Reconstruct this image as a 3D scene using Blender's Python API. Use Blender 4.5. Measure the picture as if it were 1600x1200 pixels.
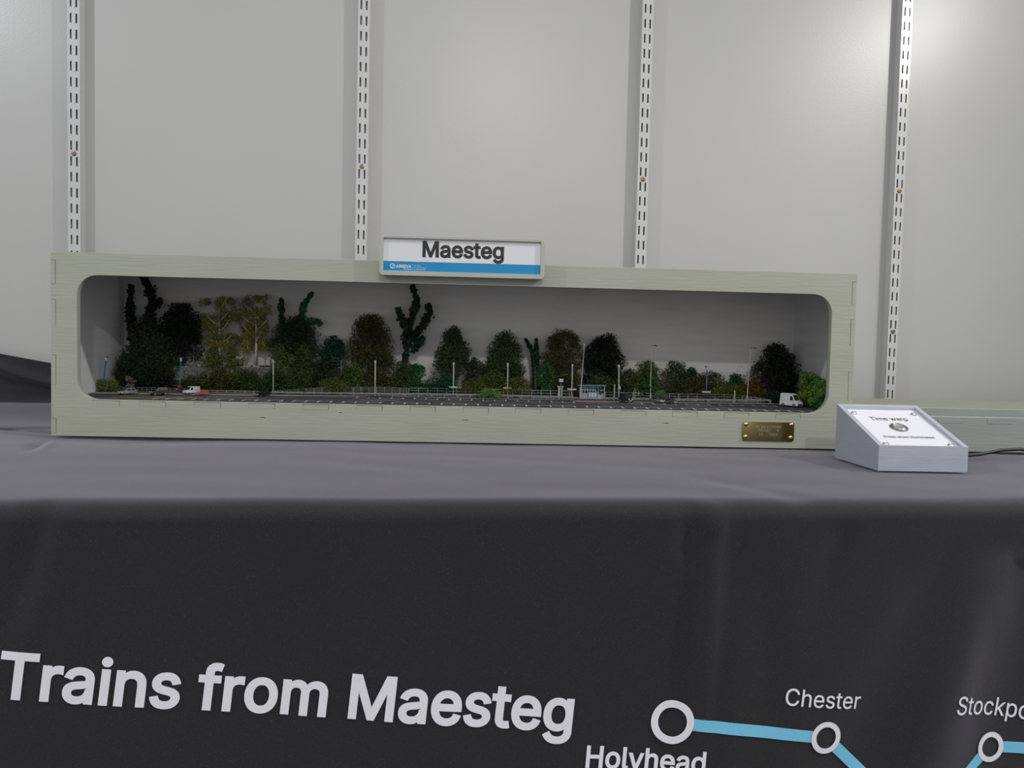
import bpy, bmesh, math, random, os
import numpy as np
from mathutils import Vector, Matrix, noise

for o in list(bpy.data.objects): bpy.data.objects.remove(o)
SC = bpy.context.scene
COL = SC.collection
TABLE = 0.75                      # table top height
CAMZ = 0.88588                    # lens height above the room floor

# ------------------------------------------------------------------ camera
cam_d = bpy.data.cameras.new('camera'); cam = bpy.data.objects.new('camera', cam_d); COL.objects.link(cam)
cam_d.sensor_fit = 'HORIZONTAL'; cam_d.sensor_width = 36.0; cam_d.lens = 24.75
cam_d.clip_start = 0.02
R_ = Vector((0.99581761, -0.08856358, 0.02244497)); D_ = Vector((0.01851353, -0.04496557, -0.99881697)); F_ = Vector((0.08946806, 0.99505507, -0.04313789))
cam.matrix_world = Matrix(((R_.x, -D_.x, -F_.x, 0.0), (R_.y, -D_.y, -F_.y, -1.53979), (R_.z, -D_.z, -F_.z, CAMZ), (0, 0, 0, 1)))
SC.camera = cam
# ------------------------------------------------------------------ world and lamps
w = bpy.data.worlds.new('room_light'); SC.world = w; w.use_nodes = True
bg = w.node_tree.nodes['Background']; bg.inputs[0].default_value = (0.95, 0.97, 1.0, 1); bg.inputs[1].default_value = 0.80
def spot(name, loc, aim, power, size, col, ang=95, blend=0.6):
    d = bpy.data.lights.new(name, 'SPOT'); d.energy = power; d.shadow_soft_size = size; d.color = col
    d.spot_size = math.radians(ang); d.spot_blend = blend
    o = bpy.data.objects.new(name, d); COL.objects.link(o); o.location = loc
    o.rotation_euler = (Vector(aim) - Vector(loc)).to_track_quat('-Z', 'Y').to_euler()
    return o
spot('ceiling_spot_far', (0.38, -3.9, CAMZ + 2.05), (0.0, -0.5, 0.82), 125, 0.05, (1.0, 0.965, 0.9), 44, 1.0)
spot('ceiling_spot_right', (1.95, -1.35, CAMZ + 1.42), (-0.35, -0.35, 0.8), 110, 0.035, (1.0, 0.975, 0.93), 92, 1.0)
spot('ceiling_spot_left', (-2.0, -1.28, CAMZ + 1.45), (-0.75, -0.2, 1.0), 66, 0.035, (0.93, 0.955, 1.0), 92, 1.0)
spot('added_wall_fill', (1.75, -0.78, CAMZ + 1.6), (1.45, 0.0, 1.0), 26, 0.035, (1.0, 0.965, 0.91), 80, 1.0)  # added fill to brighten the right-hand wall, not a known fitting
SC.view_settings.view_transform = 'Standard'; SC.view_settings.look = 'None'
SC.view_settings.gamma = 1.0; SC.view_settings.use_curve_mapping = False
SC.view_settings.exposure = -0.25

# ------------------------------------------------------------------ helpers
MATS = {}
def mat(name, col, rough=0.6, metal=0.0, col2=None, nscale=20.0, stretch=None, bump=0.0, bscale=200.0, bstretch=None,
        island=None, sheen=0.0, spec=0.5, emit=None, contrast=(0.35, 0.65), detail=4.0, trans=0.0, sheen_tint=None):
    m = bpy.data.materials.new(name); m.use_nodes = True; nt = m.node_tree; b = nt.nodes['Principled BSDF']
    b.inputs['Base Color'].default_value = (*col, 1); b.inputs['Roughness'].default_value = rough; b.inputs['Metallic'].default_value = metal
    b.inputs['Specular IOR Level'].default_value = spec
    if sheen:
        b.inputs['Sheen Weight'].default_value = sheen; b.inputs['Sheen Roughness'].default_value = 0.35
        if sheen_tint: b.inputs['Sheen Tint'].default_value = (*sheen_tint, 1)
    tc = nt.nodes.new('ShaderNodeTexCoord')
    def mapped(st):
        if st is None: return tc.outputs['Object']
        mp = nt.nodes.new('ShaderNodeMapping'); mp.inputs['Scale'].default_value = st
        nt.links.new(tc.outputs['Object'], mp.inputs['Vector']); return mp.outputs[0]
    src = None
    if col2 is not None:
        n = nt.nodes.new('ShaderNodeTexNoise'); n.inputs['Scale'].default_value = nscale; n.inputs['Detail'].default_value = detail
        nt.links.new(mapped(stretch), n.inputs['Vector'])
        r = nt.nodes.new('ShaderNodeValToRGB'); r.color_ramp.elements[0].position = contrast[0]; r.color_ramp.elements[1].position = contrast[1]
        r.color_ramp.elements[0].color = (*col, 1); r.color_ramp.elements[1].color = (*col2, 1)
        nt.links.new(n.outputs['Fac'], r.inputs[0]); src = r.outputs[0]; nt.links.new(src, b.inputs['Base Color'])
    if island is not None:
        g = nt.nodes.new('ShaderNodeNewGeometry'); mx = nt.nodes.new('ShaderNodeMix'); mx.data_type = 'RGBA'
        nt.links.new(g.outputs['Random Per Island'], mx.inputs[0])
        if src: nt.links.new(src, mx.inputs[6])
        else: mx.inputs[6].default_value = (*col, 1)
        mx.inputs[7].default_value = (*island, 1); nt.links.new(mx.outputs[2], b.inputs['Base Color'])
    if bump:
        n = nt.nodes.new('ShaderNodeTexNoise'); n.inputs['Scale'].default_value = bscale; n.inputs['Detail'].default_value = 3.0
        nt.links.new(mapped(bstretch), n.inputs['Vector'])
        bp = nt.nodes.new('ShaderNodeBump'); bp.inputs['Strength'].default_value = bump; bp.inputs['Distance'].default_value = 0.002
        nt.links.new(n.outputs['Fac'], bp.inputs['Height']); nt.links.new(bp.outputs[0], b.inputs['Normal'])
    if emit:
        b.inputs['Emission Color'].default_value = (*emit, 1); b.inputs['Emission Strength'].default_value = 1.0
    MATS[name] = m
    return m

def link(o, parent=None):
    COL.objects.link(o)
    if parent is not None: o.parent = parent
    return o
def mesh_obj(name, verts, faces, m, parent=None, smooth=False):
    me = bpy.data.meshes.new(name); me.from_pydata([tuple(v) for v in verts], [], [tuple(f) for f in faces]); me.update()
    if smooth:
        me.polygons.foreach_set('use_smooth', [True] * len(me.polygons))
    me.materials.append(MATS[m] if isinstance(m, str) else m)
    return link(bpy.data.objects.new(name, me), parent)
def tag(o, label=None, cat=None, group=None, kind=None):
    if label: o['label'] = label
    if cat: o['category'] = cat
    if group: o['group'] = group
    if kind: o['kind'] = kind
    return o
class MB:
    """collects boxes, tubes, lathes and prisms into one mesh"""
    def __init__(s): s.v = []; s.f = []
    def add(s, v, f):
        n = len(s.v); s.v += [tuple(p) for p in v]; s.f += [tuple(i + n for i in q) for q in f]; return s
    def box(s, x0, x1, y0, y1, z0, z1):
        return s.add([(x0, y0, z0), (x1, y0, z0), (x1, y1, z0), (x0, y1, z0), (x0, y0, z1), (x1, y0, z1), (x1, y1, z1), (x0, y1, z1)],
                     [(0, 3, 2, 1), (4, 5, 6, 7), (0, 1, 5, 4), (1, 2, 6, 5), (2, 3, 7, 6), (3, 0, 4, 7)])
    def tube(s, pts, rad, n=8, cap=True):
        pts = [Vector(p) for p in pts]
        if not isinstance(rad, (list, tuple)): rad = [rad] * len(pts)
        rings = []
        for i, p in enumerate(pts):
            a = pts[max(i - 1, 0)]; b = pts[min(i + 1, len(pts) - 1)]; t = (b - a).normalized()
            u = t.cross(Vector((0, 1, 0)) if abs(t.y) < 0.9 else Vector((1, 0, 0))).normalized(); v = t.cross(u)
            rings.append([p + (u * math.cos(2 * math.pi * k / n) + v * math.sin(2 * math.pi * k / n)) * rad[i] for k in range(n)])
        vs = [q for r in rings for q in r]; fs = []
        for i in range(len(pts) - 1):
            for k in range(n):
                a = i * n + k; b = i * n + (k + 1) % n; fs.append((a, a + n, b + n, b))
        if cap:
            fs.append(tuple(range(n))); fs.append(tuple((len(pts) - 1) * n + k for k in reversed(range(n))))
        return s.add(vs, fs)
    def lathe(s, prof, c=(0, 0, 0), axis='z', n=16):
        vs = []; fs = []
        for (r, h) in prof:
            for k in range(n):
                a = 2 * math.pi * k / n; p = (r * math.cos(a), r * math.sin(a), h)
                if axis == 'y': p = (p[0], -p[2], p[1])
                if axis == 'x': p = (p[2], p[0], p[1])
                vs.append((p[0] + c[0], p[1] + c[1], p[2] + c[2]))
        for i in range(len(prof) - 1):
            for k in range(n):
                a = i * n + k; b = i * n + (k + 1) % n; fs.append((a, b, b + n, a + n))
        fs.append(tuple(reversed(range(n)))); fs.append(tuple((len(prof) - 1) * n + k for k in range(n)))
        return s.add(vs, fs)
    def prism(s, poly, y0, y1, sc1=1.0):
        """poly in (x,z), extruded along y"""
        n = len(poly)
        vs = [(x, y0, z) for x, z in poly] + [(x, y1, z) for x, z in poly]
        fs = [tuple(range(n)), tuple(reversed(range(n, 2 * n)))] + [(i, i + n, (i + 1) % n + n, (i + 1) % n) for i in range(n)]
        return s.add(vs, fs)
    def build(s, name, m, parent=None, smooth=False): return mesh_obj(name, s.v, s.f, m, parent, smooth)

def bevel(o, w_, seg=2):
    b = o.modifiers.new('bevel', 'BEVEL'); b.width = w_; b.segments = seg; b.limit_method = 'ANGLE'; return o
def bake(ob):
    dg = bpy.context.evaluated_depsgraph_get()
    me = bpy.data.meshes.new_from_object(ob.evaluated_get(dg)); d = ob.data
    bpy.data.objects.remove(ob)
    return me
def sheet_mesh(outer, holes, thick, bevel=0.0):
    """flat sheet in the XY plane with holes, thickness along Z"""
    cu = bpy.data.curves.new('sheet', 'CURVE'); cu.dimensions = '2D'; cu.fill_mode = 'BOTH'; cu.extrude = thick / 2
    if bevel: cu.bevel_depth = bevel; cu.bevel_resolution = 1; cu.extrude = thick / 2 - bevel; cu.offset = -bevel
    for loop in [outer] + holes:
        sp = cu.splines.new('POLY'); sp.points.add(len(loop) - 1); sp.use_cyclic_u = True
        for i, p in enumerate(loop): sp.points[i].co = (p[0], p[1], 0, 1)
    ob = bpy.data.objects.new('sheet', cu); COL.objects.link(ob)
    return bake(ob)
def upright(me, y=0.0):
    """XY sheet -> XZ plane, front towards -Y"""
    me.transform(Matrix.Translation((0, y, 0)) @ Matrix.Rotation(math.pi / 2, 4, 'X')); return me
def put(me, name, m, parent=None):
    me.materials.clear(); me.materials.append(MATS[m]); me.name = name
    return link(bpy.data.objects.new(name, me), parent)
def rrect(x0, x1, y0, y1, r, n=8):
    pts = []
    for cx, cy, a0 in ((x1 - r, y1 - r, 0), (x0 + r, y1 - r, 90), (x0 + r, y0 + r, 180), (x1 - r, y0 + r, 270)):
        for k in range(n + 1):
            a = math.radians(a0 + 90 * k / n); pts.append((cx + r * math.cos(a), cy + r * math.sin(a)))
    return pts
FONT = None
try:
    FONT = bpy.data.fonts.load(os.path.join(bpy.utils.resource_path('LOCAL'), 'datafiles', 'fonts', 'Inter.woff2'))
except Exception:
    FONT = None
def glyph_loops(body, track):
    cu = bpy.data.curves.new('lettering', 'FONT'); cu.body = body; cu.size = 1.0; cu.space_character = track; cu.resolution_u = 4
    if FONT: cu.font = FONT
    ob = bpy.data.objects.new('lettering', cu); COL.objects.link(ob)
    dg = bpy.context.evaluated_depsgraph_get()
    cv = ob.evaluated_get(dg).to_curve(dg)
    loops = []
    for sp in cv.splines:
        p = []
        if sp.type == 'BEZIER':
            bp = sp.bezier_points; n = len(bp)
            for i in range(n):
                A, B = bp[i], bp[(i + 1) % n]; p0, p1, p2, p3 = A.co, A.handle_right, B.handle_left, B.co
                straight = abs((p3 - p0).xy.cross((p1 - p0).xy)) + abs((p3 - p0).xy.cross((p2 - p0).xy)) < 1e-7
                for k in range(1 if straight else 5):
                    t = k / 5; q = p0 * (1 - t) ** 3 + p1 * 3 * t * (1 - t) ** 2 + p2 * 3 * t * t * (1 - t) + p3 * t ** 3; p.append((q.x, q.y))
        else: p = [(q.co.x, q.co.y) for q in sp.points]
        c = []
        for q in p:
            if not c or math.hypot(q[0] - c[-1][0], q[1] - c[-1][1]) > 1e-4: c.append(q)
        if len(c) > 2 and math.hypot(c[0][0] - c[-1][0], c[0][1] - c[-1][1]) < 1e-4: c.pop()
        if len(c) > 2: loops.append(c)
    ob.to_curve_clear(); bpy.data.objects.remove(ob)
    return loops
def area2(p): return sum(p[i][0] * p[(i + 1) % len(p)][1] - p[(i + 1) % len(p)][0] * p[i][1] for i in range(len(p)))
def grow(p, d):
    """offset a closed loop sideways by d (positive: to the right of travel)"""
    out = []; n = len(p)
    for i in range(n):
        a, b, c = p[i - 1], p[i], p[(i + 1) % n]
        e0 = Vector((b[0] - a[0], b[1] - a[1])).normalized(); e1 = Vector((c[0] - b[0], c[1] - b[1])).normalized()
        n0 = Vector((e0.y, -e0.x)); n1 = Vector((e1.y, -e1.x)); m = n0 + n1
        l = m.length_squared
        m = m * (2 / l) if l > 0.5 else n0
        out.append((b[0] + m.x * d, b[1] + m.y * d))
    return out
def text_mesh(body, width=None, cap=None, bold=0.0, thick=0.0, track=1.0, align='LEFT', squash=1.0):
    """lettering in the XY plane, baseline y=0, scaled to a width; each stroke contour is filled with its own holes"""
    from mathutils.geometry import delaunay_2d_cdt
    loops = glyph_loops(body, track)
    big = max(loops, key=lambda p: abs(area2(p))); sg = 1 if area2(big) > 0 else -1
    polys = []
    for o in loops:
        xs_ = [q[0] for q in o]; ys_ = [q[1] for q in o]
        if max(xs_) - min(xs_) < 0.22 and max(ys_) - min(ys_) < 0.22 and min(ys_) > 0.5:    # square dots on the i
            x0, x1, y0, y1 = min(xs_) + .01, max(xs_) - .01, min(ys_), max(ys_); o = [(x0, y0), (x1, y0), (x1, y1), (x0, y1)]
            if sg < 0: o.reverse()
        polys.append(grow(o, bold * sg))
    pv, pe = [], []
    for p in polys:
        n = len(pv); pv += [Vector(q) for q in p]; pe += [(n + i, n + (i + 1) % len(p)) for i in range(len(p))]
    V, _, tri, _, _, _ = delaunay_2d_cdt(pv, pe, [], 0, 1e-5)
    A0 = np.array([pv[i][:] for i, j in pe]); A1 = np.array([pv[j][:] for i, j in pe])
    cen = np.array([[sum(V[i].x for i in t) / 3, sum(V[i].y for i in t) / 3] for t in tri])
    up = (A0[None, :, 1] <= cen[:, None, 1]) & (A1[None, :, 1] > cen[:, None, 1]); dn = (A0[None, :, 1] > cen[:, None, 1]) & (A1[None, :, 1] <= cen[:, None, 1])
    cr = (A1[:, 0] - A0[:, 0])[None] * (cen[:, None, 1] - A0[None, :, 1]) - (cen[:, None, 0] - A0[None, :, 0]) * (A1[:, 1] - A0[:, 1])[None]
    wn = np.sum(up & (cr > 0), axis=1) - np.sum(dn & (cr < 0), axis=1)
    F = [tuple(t) for t, k in zip(tri, wn) if k != 0]
    used = sorted({i for t in F for i in t}); idx = {k: i for i, k in enumerate(used)}
    V = [(V[k].x, V[k].y) for k in used]; F = [tuple(idx[i] for i in t) for t in F]
    x0 = min(q[0] for q in V); x1 = max(q[0] for q in V); sc = width / (x1 - x0) if width else cap / 0.727
    off = {'LEFT': x0, 'CENTER': (x0 + x1) / 2, 'RIGHT': x1}[align]
    me = bpy.data.meshes.new('lettering'); me.from_pydata([((q[0] - off) * sc, q[1] * sc * squash, thick) for q in V], [], F); me.update()
    return me
def smoothstep(a, b, x):
    t = min(max((x - a) / (b - a), 0.0), 1.0); return t * t * (3 - 2 * t)

# the display case stands slightly turned on the table: its own frame
CASE = Matrix.Translation((-0.580948, -0.452448, TABLE)) @ Matrix.Rotation(-0.0487924, 4, 'Z')
CASE_YAW = -0.0487924
def thing(name, label, cat, loc=(0, 0, 0), rz=0.0, group=None, case=True):
    o = bpy.data.objects.new(name, None); o.empty_display_size = 0.02; COL.objects.link(o)
    o.location = (CASE @ Vector(loc)) if case else Vector(loc)
    o.rotation_euler = (0, 0, rz + (CASE_YAW if case else 0.0))
    return tag(o, label, cat, group)

# ------------------------------------------------------------------ materials
mat('wall_paint', (0.435, 0.432, 0.418), 0.33, col2=(0.45, 0.447, 0.433), nscale=3, bump=0.06, bscale=260, spec=0.42)
mat('rail_paint', (0.52, 0.52, 0.515), 0.25, col2=(0.53, 0.53, 0.525), nscale=9, spec=0.6)
mat('channel_dark', (0.20, 0.20, 0.195), 0.6, col2=(0.23, 0.23, 0.225), nscale=30)
mat('screw_brass', (0.32, 0.23, 0.12), 0.4, 0.8, col2=(0.22, 0.16, 0.09), nscale=400)
mat('screw_grey', (0.25, 0.26, 0.25), 0.35, 0.9, col2=(0.15, 0.16, 0.15), nscale=400)
mat('carpet', (0.12, 0.12, 0.13), 0.95, col2=(0.15, 0.15, 0.16), nscale=300)
mat('sage_paint', (0.365, 0.375, 0.31), 0.5, col2=(0.395, 0.405, 0.34), nscale=7, stretch=(1, 1, 3), bump=0.22, bscale=26, bstretch=(1, 1, 11), spec=0.35)
mat('sage_smooth', (0.42, 0.43, 0.375), 0.42, col2=(0.44, 0.45, 0.39), nscale=12, bump=0.04, bscale=300, spec=0.4)
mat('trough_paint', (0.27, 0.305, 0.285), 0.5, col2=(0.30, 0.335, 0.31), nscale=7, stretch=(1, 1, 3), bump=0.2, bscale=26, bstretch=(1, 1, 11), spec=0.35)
mat('green_ledge', (0.27, 0.285, 0.205), 0.55, col2=(0.24, 0.255, 0.185), nscale=9, stretch=(2, 4, 4))
mat('inner_paint', (0.63, 0.60, 0.58), 0.75, col2=(0.71, 0.68, 0.655), nscale=10, stretch=(1.2, 1, 9), bump=0.12, bscale=40, bstretch=(1, 1, 12), contrast=(0.3, 0.7))
mat('side_paint', (0.58, 0.575, 0.585), 0.75, col2=(0.64, 0.635, 0.645), nscale=10, stretch=(1.2, 1.2, 9), bump=0.12, bscale=40, bstretch=(1, 1, 12), contrast=(0.3, 0.7))
mat('case_inside', (0.34, 0.34, 0.33), 0.7, col2=(0.38, 0.38, 0.37), nscale=20)
mat('print_white', (0.72, 0.72, 0.76), 0.35, col2=(0.73, 0.73, 0.77), nscale=5)
mat('print_blue', (0.0, 0.235, 0.50), 0.35, col2=(0.0, 0.245, 0.51), nscale=5)
mat('print_black', (0.012, 0.011, 0.015), 0.4, col2=(0.014, 0.013, 0.017), nscale=5)
mat('brass', (0.40, 0.31, 0.12), 0.16, 1.0, col2=(0.46, 0.36, 0.15), nscale=60, stretch=(1, 1, 5), bump=0.01, bscale=80)
mat('brass_screw', (0.75, 0.60, 0.30), 0.22, 1.0, col2=(0.65, 0.50, 0.22), nscale=300)
mat('engraved', (0.40, 0.36, 0.24), 0.5, 0.3, col2=(0.36, 0.32, 0.2), nscale=200)
mat('lilac_paint', (0.40, 0.43, 0.50), 0.42, col2=(0.43, 0.46, 0.53), nscale=25, stretch=(1, 1, 4), bump=0.12, bscale=60, bstretch=(1, 1, 8))
mat('chrome', (0.75, 0.75, 0.74), 0.14, 1.0, col2=(0.65, 0.65, 0.64), nscale=120)
mat('steel_dark', (0.30, 0.28, 0.25), 0.3, 1.0, col2=(0.24, 0.23, 0.21), nscale=120)
mat('panel_white', (0.76, 0.77, 0.82), 0.3, col2=(0.77, 0.78, 0.83), nscale=5)
mat('rubber', (0.012, 0.013, 0.012), 0.5, col2=(0.02, 0.02, 0.02), nscale=60)
mat('cloth', (0.022, 0.021, 0.0245), 0.9, col2=(0.085, 0.082, 0.092), nscale=1100, detail=2, contrast=(0.60, 0.82), bump=0.25, bscale=1500, sheen=0.75, sheen_tint=(0.88, 0.84, 0.95), spec=0.25)
mat('cloth_print', (0.86, 0.84, 0.90), 0.85, col2=(0.80, 0.78, 0.84), nscale=900, spec=0.2)
mat('cloth_blue', (0.22, 0.60, 0.84), 0.85, col2=(0.19, 0.55, 0.79), nscale=900, spec=0.2)
mat('asphalt', (0.050, 0.050, 0.053), 0.9, col2=(0.075, 0.075, 0.078), nscale=60, bump=0.2, bscale=900, spec=0.2)
mat('kerb_stone', (0.30, 0.30, 0.28), 0.85, col2=(0.38, 0.38, 0.36), nscale=120)
mat('road_white', (0.66, 0.66, 0.66), 0.8, col2=(0.5, 0.5, 0.5), nscale=300)
mat('road_yellow', (0.42, 0.34, 0.08), 0.8, col2=(0.33, 0.27, 0.08), nscale=300)
mat('verge_grass', (0.10, 0.12, 0.04), 0.95, col2=(0.16, 0.16, 0.07), nscale=120, bump=0.8, bscale=700)
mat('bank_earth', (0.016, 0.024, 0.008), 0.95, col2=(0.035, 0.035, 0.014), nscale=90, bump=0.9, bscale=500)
mat('brick_red', (0.13, 0.052, 0.038), 0.9, col2=(0.19, 0.08, 0.06), nscale=400)
mat('grey_metal', (0.33, 0.34, 0.34), 0.5, 0.2, col2=(0.26, 0.27, 0.27), nscale=200)
mat('rail_grey', (0.45, 0.46, 0.45), 0.55, col2=(0.36, 0.37, 0.36), nscale=200)
mat('concrete', (0.26, 0.26, 0.27), 0.9, col2=(0.34, 0.34, 0.35), nscale=150)
mat('post_white', (0.62, 0.61, 0.58), 0.5, col2=(0.55, 0.54, 0.51), nscale=150)
mat('post_cream', (0.56, 0.54, 0.44), 0.5, col2=(0.50, 0.48, 0.39), nscale=150)
mat('post_blue', (0.010, 0.16, 0.30), 0.45, col2=(0.012, 0.18, 0.34), nscale=150)
mat('sign_red', (0.36, 0.04, 0.035), 0.5, col2=(0.32, 0.035, 0.03), nscale=150)
mat('lamp_head', (0.05, 0.05, 0.05), 0.4, col2=(0.07, 0.07, 0.07), nscale=150)
mat('wood_post', (0.12, 0.11, 0.08), 0.9, col2=(0.2, 0.18, 0.14), nscale=300)
mat('shelter_blue', (0.03, 0.22, 0.40), 0.45, col2=(0.04, 0.25, 0.44), nscale=150)
mat('shelter_frame', (0.55, 0.55, 0.55), 0.5, col2=(0.5, 0.5, 0.5), nscale=150)
mat('glass_dark', (0.02, 0.022, 0.022), 0.12, col2=(0.03, 0.032, 0.032), nscale=50, spec=0.6)
mat('tyre', (0.008, 0.008, 0.008), 0.7, col2=(0.012, 0.012, 0.012), nscale=300)
mat('hub', (0.35, 0.35, 0.35), 0.35, 0.8, col2=(0.28, 0.28, 0.28), nscale=300)
mat('headlight', (0.75, 0.75, 0.72), 0.15, col2=(0.7, 0.7, 0.68), nscale=300)
mat('car_silver', (0.34, 0.34, 0.36), 0.25, 0.6, col2=(0.38, 0.38, 0.40), nscale=80)
mat('car_maroon', (0.030, 0.018, 0.018), 0.22, 0.2, col2=(0.04, 0.024, 0.024), nscale=80)
mat('car_white', (0.66, 0.66, 0.68), 0.3, col2=(0.6, 0.6, 0.62), nscale=80)
mat('car_red', (0.42, 0.035, 0.02), 0.25, col2=(0.36, 0.03, 0.02), nscale=80)
mat('car_black', (0.010, 0.011, 0.012), 0.2, col2=(0.014, 0.015, 0.016), nscale=80)
mat('car_grey', (0.028, 0.029, 0.031), 0.22, 0.3, col2=(0.036, 0.037, 0.04), nscale=80)
mat('car_taupe', (0.10, 0.09, 0.075), 0.25, 0.4, col2=(0.12, 0.11, 0.09), nscale=80)
mat('figure_white', (0.7, 0.7, 0.68), 0.6, col2=(0.62, 0.62, 0.60), nscale=400)
mat('figure_brown', (0.16, 0.11, 0.07), 0.6, col2=(0.10, 0.07, 0.05), nscale=400)
mat('bark', (0.035, 0.028, 0.020), 0.9, col2=(0.055, 0.045, 0.033), nscale=200, bump=0.5, bscale=500)
mat('birch_bark', (0.52, 0.48, 0.38), 0.85, col2=(0.26, 0.22, 0.16), nscale=250, contrast=(0.45, 0.7))
mat('stone', (0.10, 0.10, 0.09), 0.95, col2=(0.17, 0.165, 0.15), nscale=200, island=(0.30, 0.29, 0.27), bump=0.5, bscale=500)
mat('cap_stone', (0.45, 0.45, 0.43), 0.9, col2=(0.34, 0.34, 0.32), nscale=250)
mat('mortar', (0.05, 0.05, 0.042), 0.95, col2=(0.03, 0.04, 0.02), nscale=200)
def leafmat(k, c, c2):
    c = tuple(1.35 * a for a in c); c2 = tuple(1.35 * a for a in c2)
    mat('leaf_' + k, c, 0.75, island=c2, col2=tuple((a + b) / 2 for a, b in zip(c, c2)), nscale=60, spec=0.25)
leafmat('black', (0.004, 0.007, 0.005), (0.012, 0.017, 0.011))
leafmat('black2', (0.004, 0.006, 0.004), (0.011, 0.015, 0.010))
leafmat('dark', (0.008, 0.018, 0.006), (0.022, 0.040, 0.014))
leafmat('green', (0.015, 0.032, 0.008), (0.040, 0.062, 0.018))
leafmat('green2', (0.016, 0.034, 0.010), (0.038, 0.060, 0.020))
leafmat('moss', (0.020, 0.036, 0.008), (0.048, 0.068, 0.018))
leafmat('olive', (0.048, 0.060, 0.010), (0.095, 0.110, 0.022))
leafmat('olivebrown', (0.022, 0.024, 0.006), (0.058, 0.056, 0.018))
leafmat('brown', (0.028, 0.028, 0.008), (0.065, 0.055, 0.018))
leafmat('rust', (0.045, 0.030, 0.006), (0.11, 0.066, 0.015))
leafmat('birch', (0.085, 0.080, 0.014), (0.215, 0.195, 0.045))
leafmat('teal', (0.004, 0.022, 0.014), (0.010, 0.045, 0.028))
leafmat('teal2', (0.006, 0.035, 0.016), (0.014, 0.070, 0.030))
leafmat('emerald', (0.008, 0.055, 0.014), (0.018, 0.105, 0.028))
leafmat('emerald2', (0.012, 0.055, 0.012), (0.028, 0.110, 0.026))
leafmat('bright', (0.030, 0.060, 0.010), (0.065, 0.11, 0.022))
leafmat('bright2', (0.030, 0.056, 0.010), (0.066, 0.10, 0.024))
leafmat('lime', (0.055, 0.095, 0.015), (0.13, 0.17, 0.04))
leafmat('pink', (0.11, 0.075, 0.055), (0.20, 0.14, 0.11))
leafmat('vivid', (0.045, 0.13, 0.020), (0.12, 0.26, 0.055))
leafmat('vivid2', (0.05, 0.12, 0.04), (0.11, 0.20, 0.08))
leafmat('hedge', (0.036, 0.115, 0.012), (0.155, 0.25, 0.03))
leafmat('hedge_teal', (0.010, 0.10, 0.045), (0.030, 0.20, 0.08))
leafmat('ivy', (0.008, 0.030, 0.010), (0.020, 0.062, 0.022))
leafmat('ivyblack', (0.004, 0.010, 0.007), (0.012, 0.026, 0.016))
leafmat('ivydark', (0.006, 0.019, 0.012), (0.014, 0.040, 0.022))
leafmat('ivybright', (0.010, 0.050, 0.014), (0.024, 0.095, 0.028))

# ------------------------------------------------------------------ the room
f = MB().box(-4, 4, -6, 0.25, -0.05, 0.0).build('floor', 'carpet'); tag(f, kind='structure')
PANEL_Y = 0.020
backing = MB().box(-3.0, 3.6, 0.038, 0.10, 0, 2.7).build('wall_back', 'wall_paint'); tag(backing, kind='structure')
RAIL_X = [-0.775198, -0.192459, 0.418258, 1.015637]
edges = [-1.37] + RAIL_X + [1.62]
for i in range(len(edges) - 1):
    b = MB().box(edges[i] + 0.004, edges[i + 1] - 0.004, PANEL_Y, 0.0385, 0.02, 2.68)
    b.build('panel', 'wall_paint', backing)
# slotted shelving uprights between the panels
P = 0.032; SCREW_Z = CAMZ + 0.390548
ZB, ZT = 0.60 - SCREW_Z, 2.2 - SCREW_Z
def rail_face():
    v, f = [], []
    def quad(x0, x1, z0, z1):
        n = len(v); v.extend([(x0, 0, z0), (x1, 0, z0), (x1, 0, z1), (x0, 0, z1)]); f.append((n, n + 1, n + 2, n + 3))
    def tri(a, b, c):
        n = len(v); v.extend([(p[0], 0, p[1]) for p in (a, b, c)]); f.append((n, n + 1, n + 2))
    wd = 0.0122; r = 0.0017; h = 0.00975; cxs = (-0.0056, 0.0056); k0, k1 = -20, 18
    quad(-wd, wd, ZB, k0 * P); quad(-wd, wd, k1 * P, ZT)
    for k in range(k0, k1):
        zc = (k + 0.5) * P
        # two half-width strips, each with its own slot
        for (xa, xb), cx, dz in (((-wd, 0), cxs[0], 0.0005), ((0, wd), cxs[1], -0.0005)):
            z0, z1 = zc + dz - h, zc + dz + h
            quad(xa, xb, k * P, z0); quad(xa, xb, z1, (k + 1) * P); quad(xa, cx - r, z0, z1); quad(cx + r, xb, z0, z1)
            q = 0.0009
            tri((cx - r, z0), (cx - r + q, z0), (cx - r, z0 + q)); tri((cx + r, z0), (cx + r, z0 + q), (cx + r - q, z0))
            tri((cx - r, z1), (cx - r, z1 - q), (cx - r + q, z1)); tri((cx + r, z1), (cx + r - q, z1), (cx + r, z1 - q))
    me = bpy.data.meshes.new('slotted_face'); me.from_pydata(v, [], f)
    bm = bmesh.new(); bm.from_mesh(me); bmesh.ops.remove_doubles(bm, verts=bm.verts, dist=1e-6)
    bmesh.ops.recalc_face_normals(bm, faces=bm.faces); bm.to_mesh(me); bm.free()
    return me
face = rail_face()
rail_labels = ['leftmost slotted white steel shelving upright on the wall', 'second slotted white upright from the left, rising behind the sign',
               'third slotted white upright from the left, above the case', 'rightmost slotted white upright, running down behind the push-button box']
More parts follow.
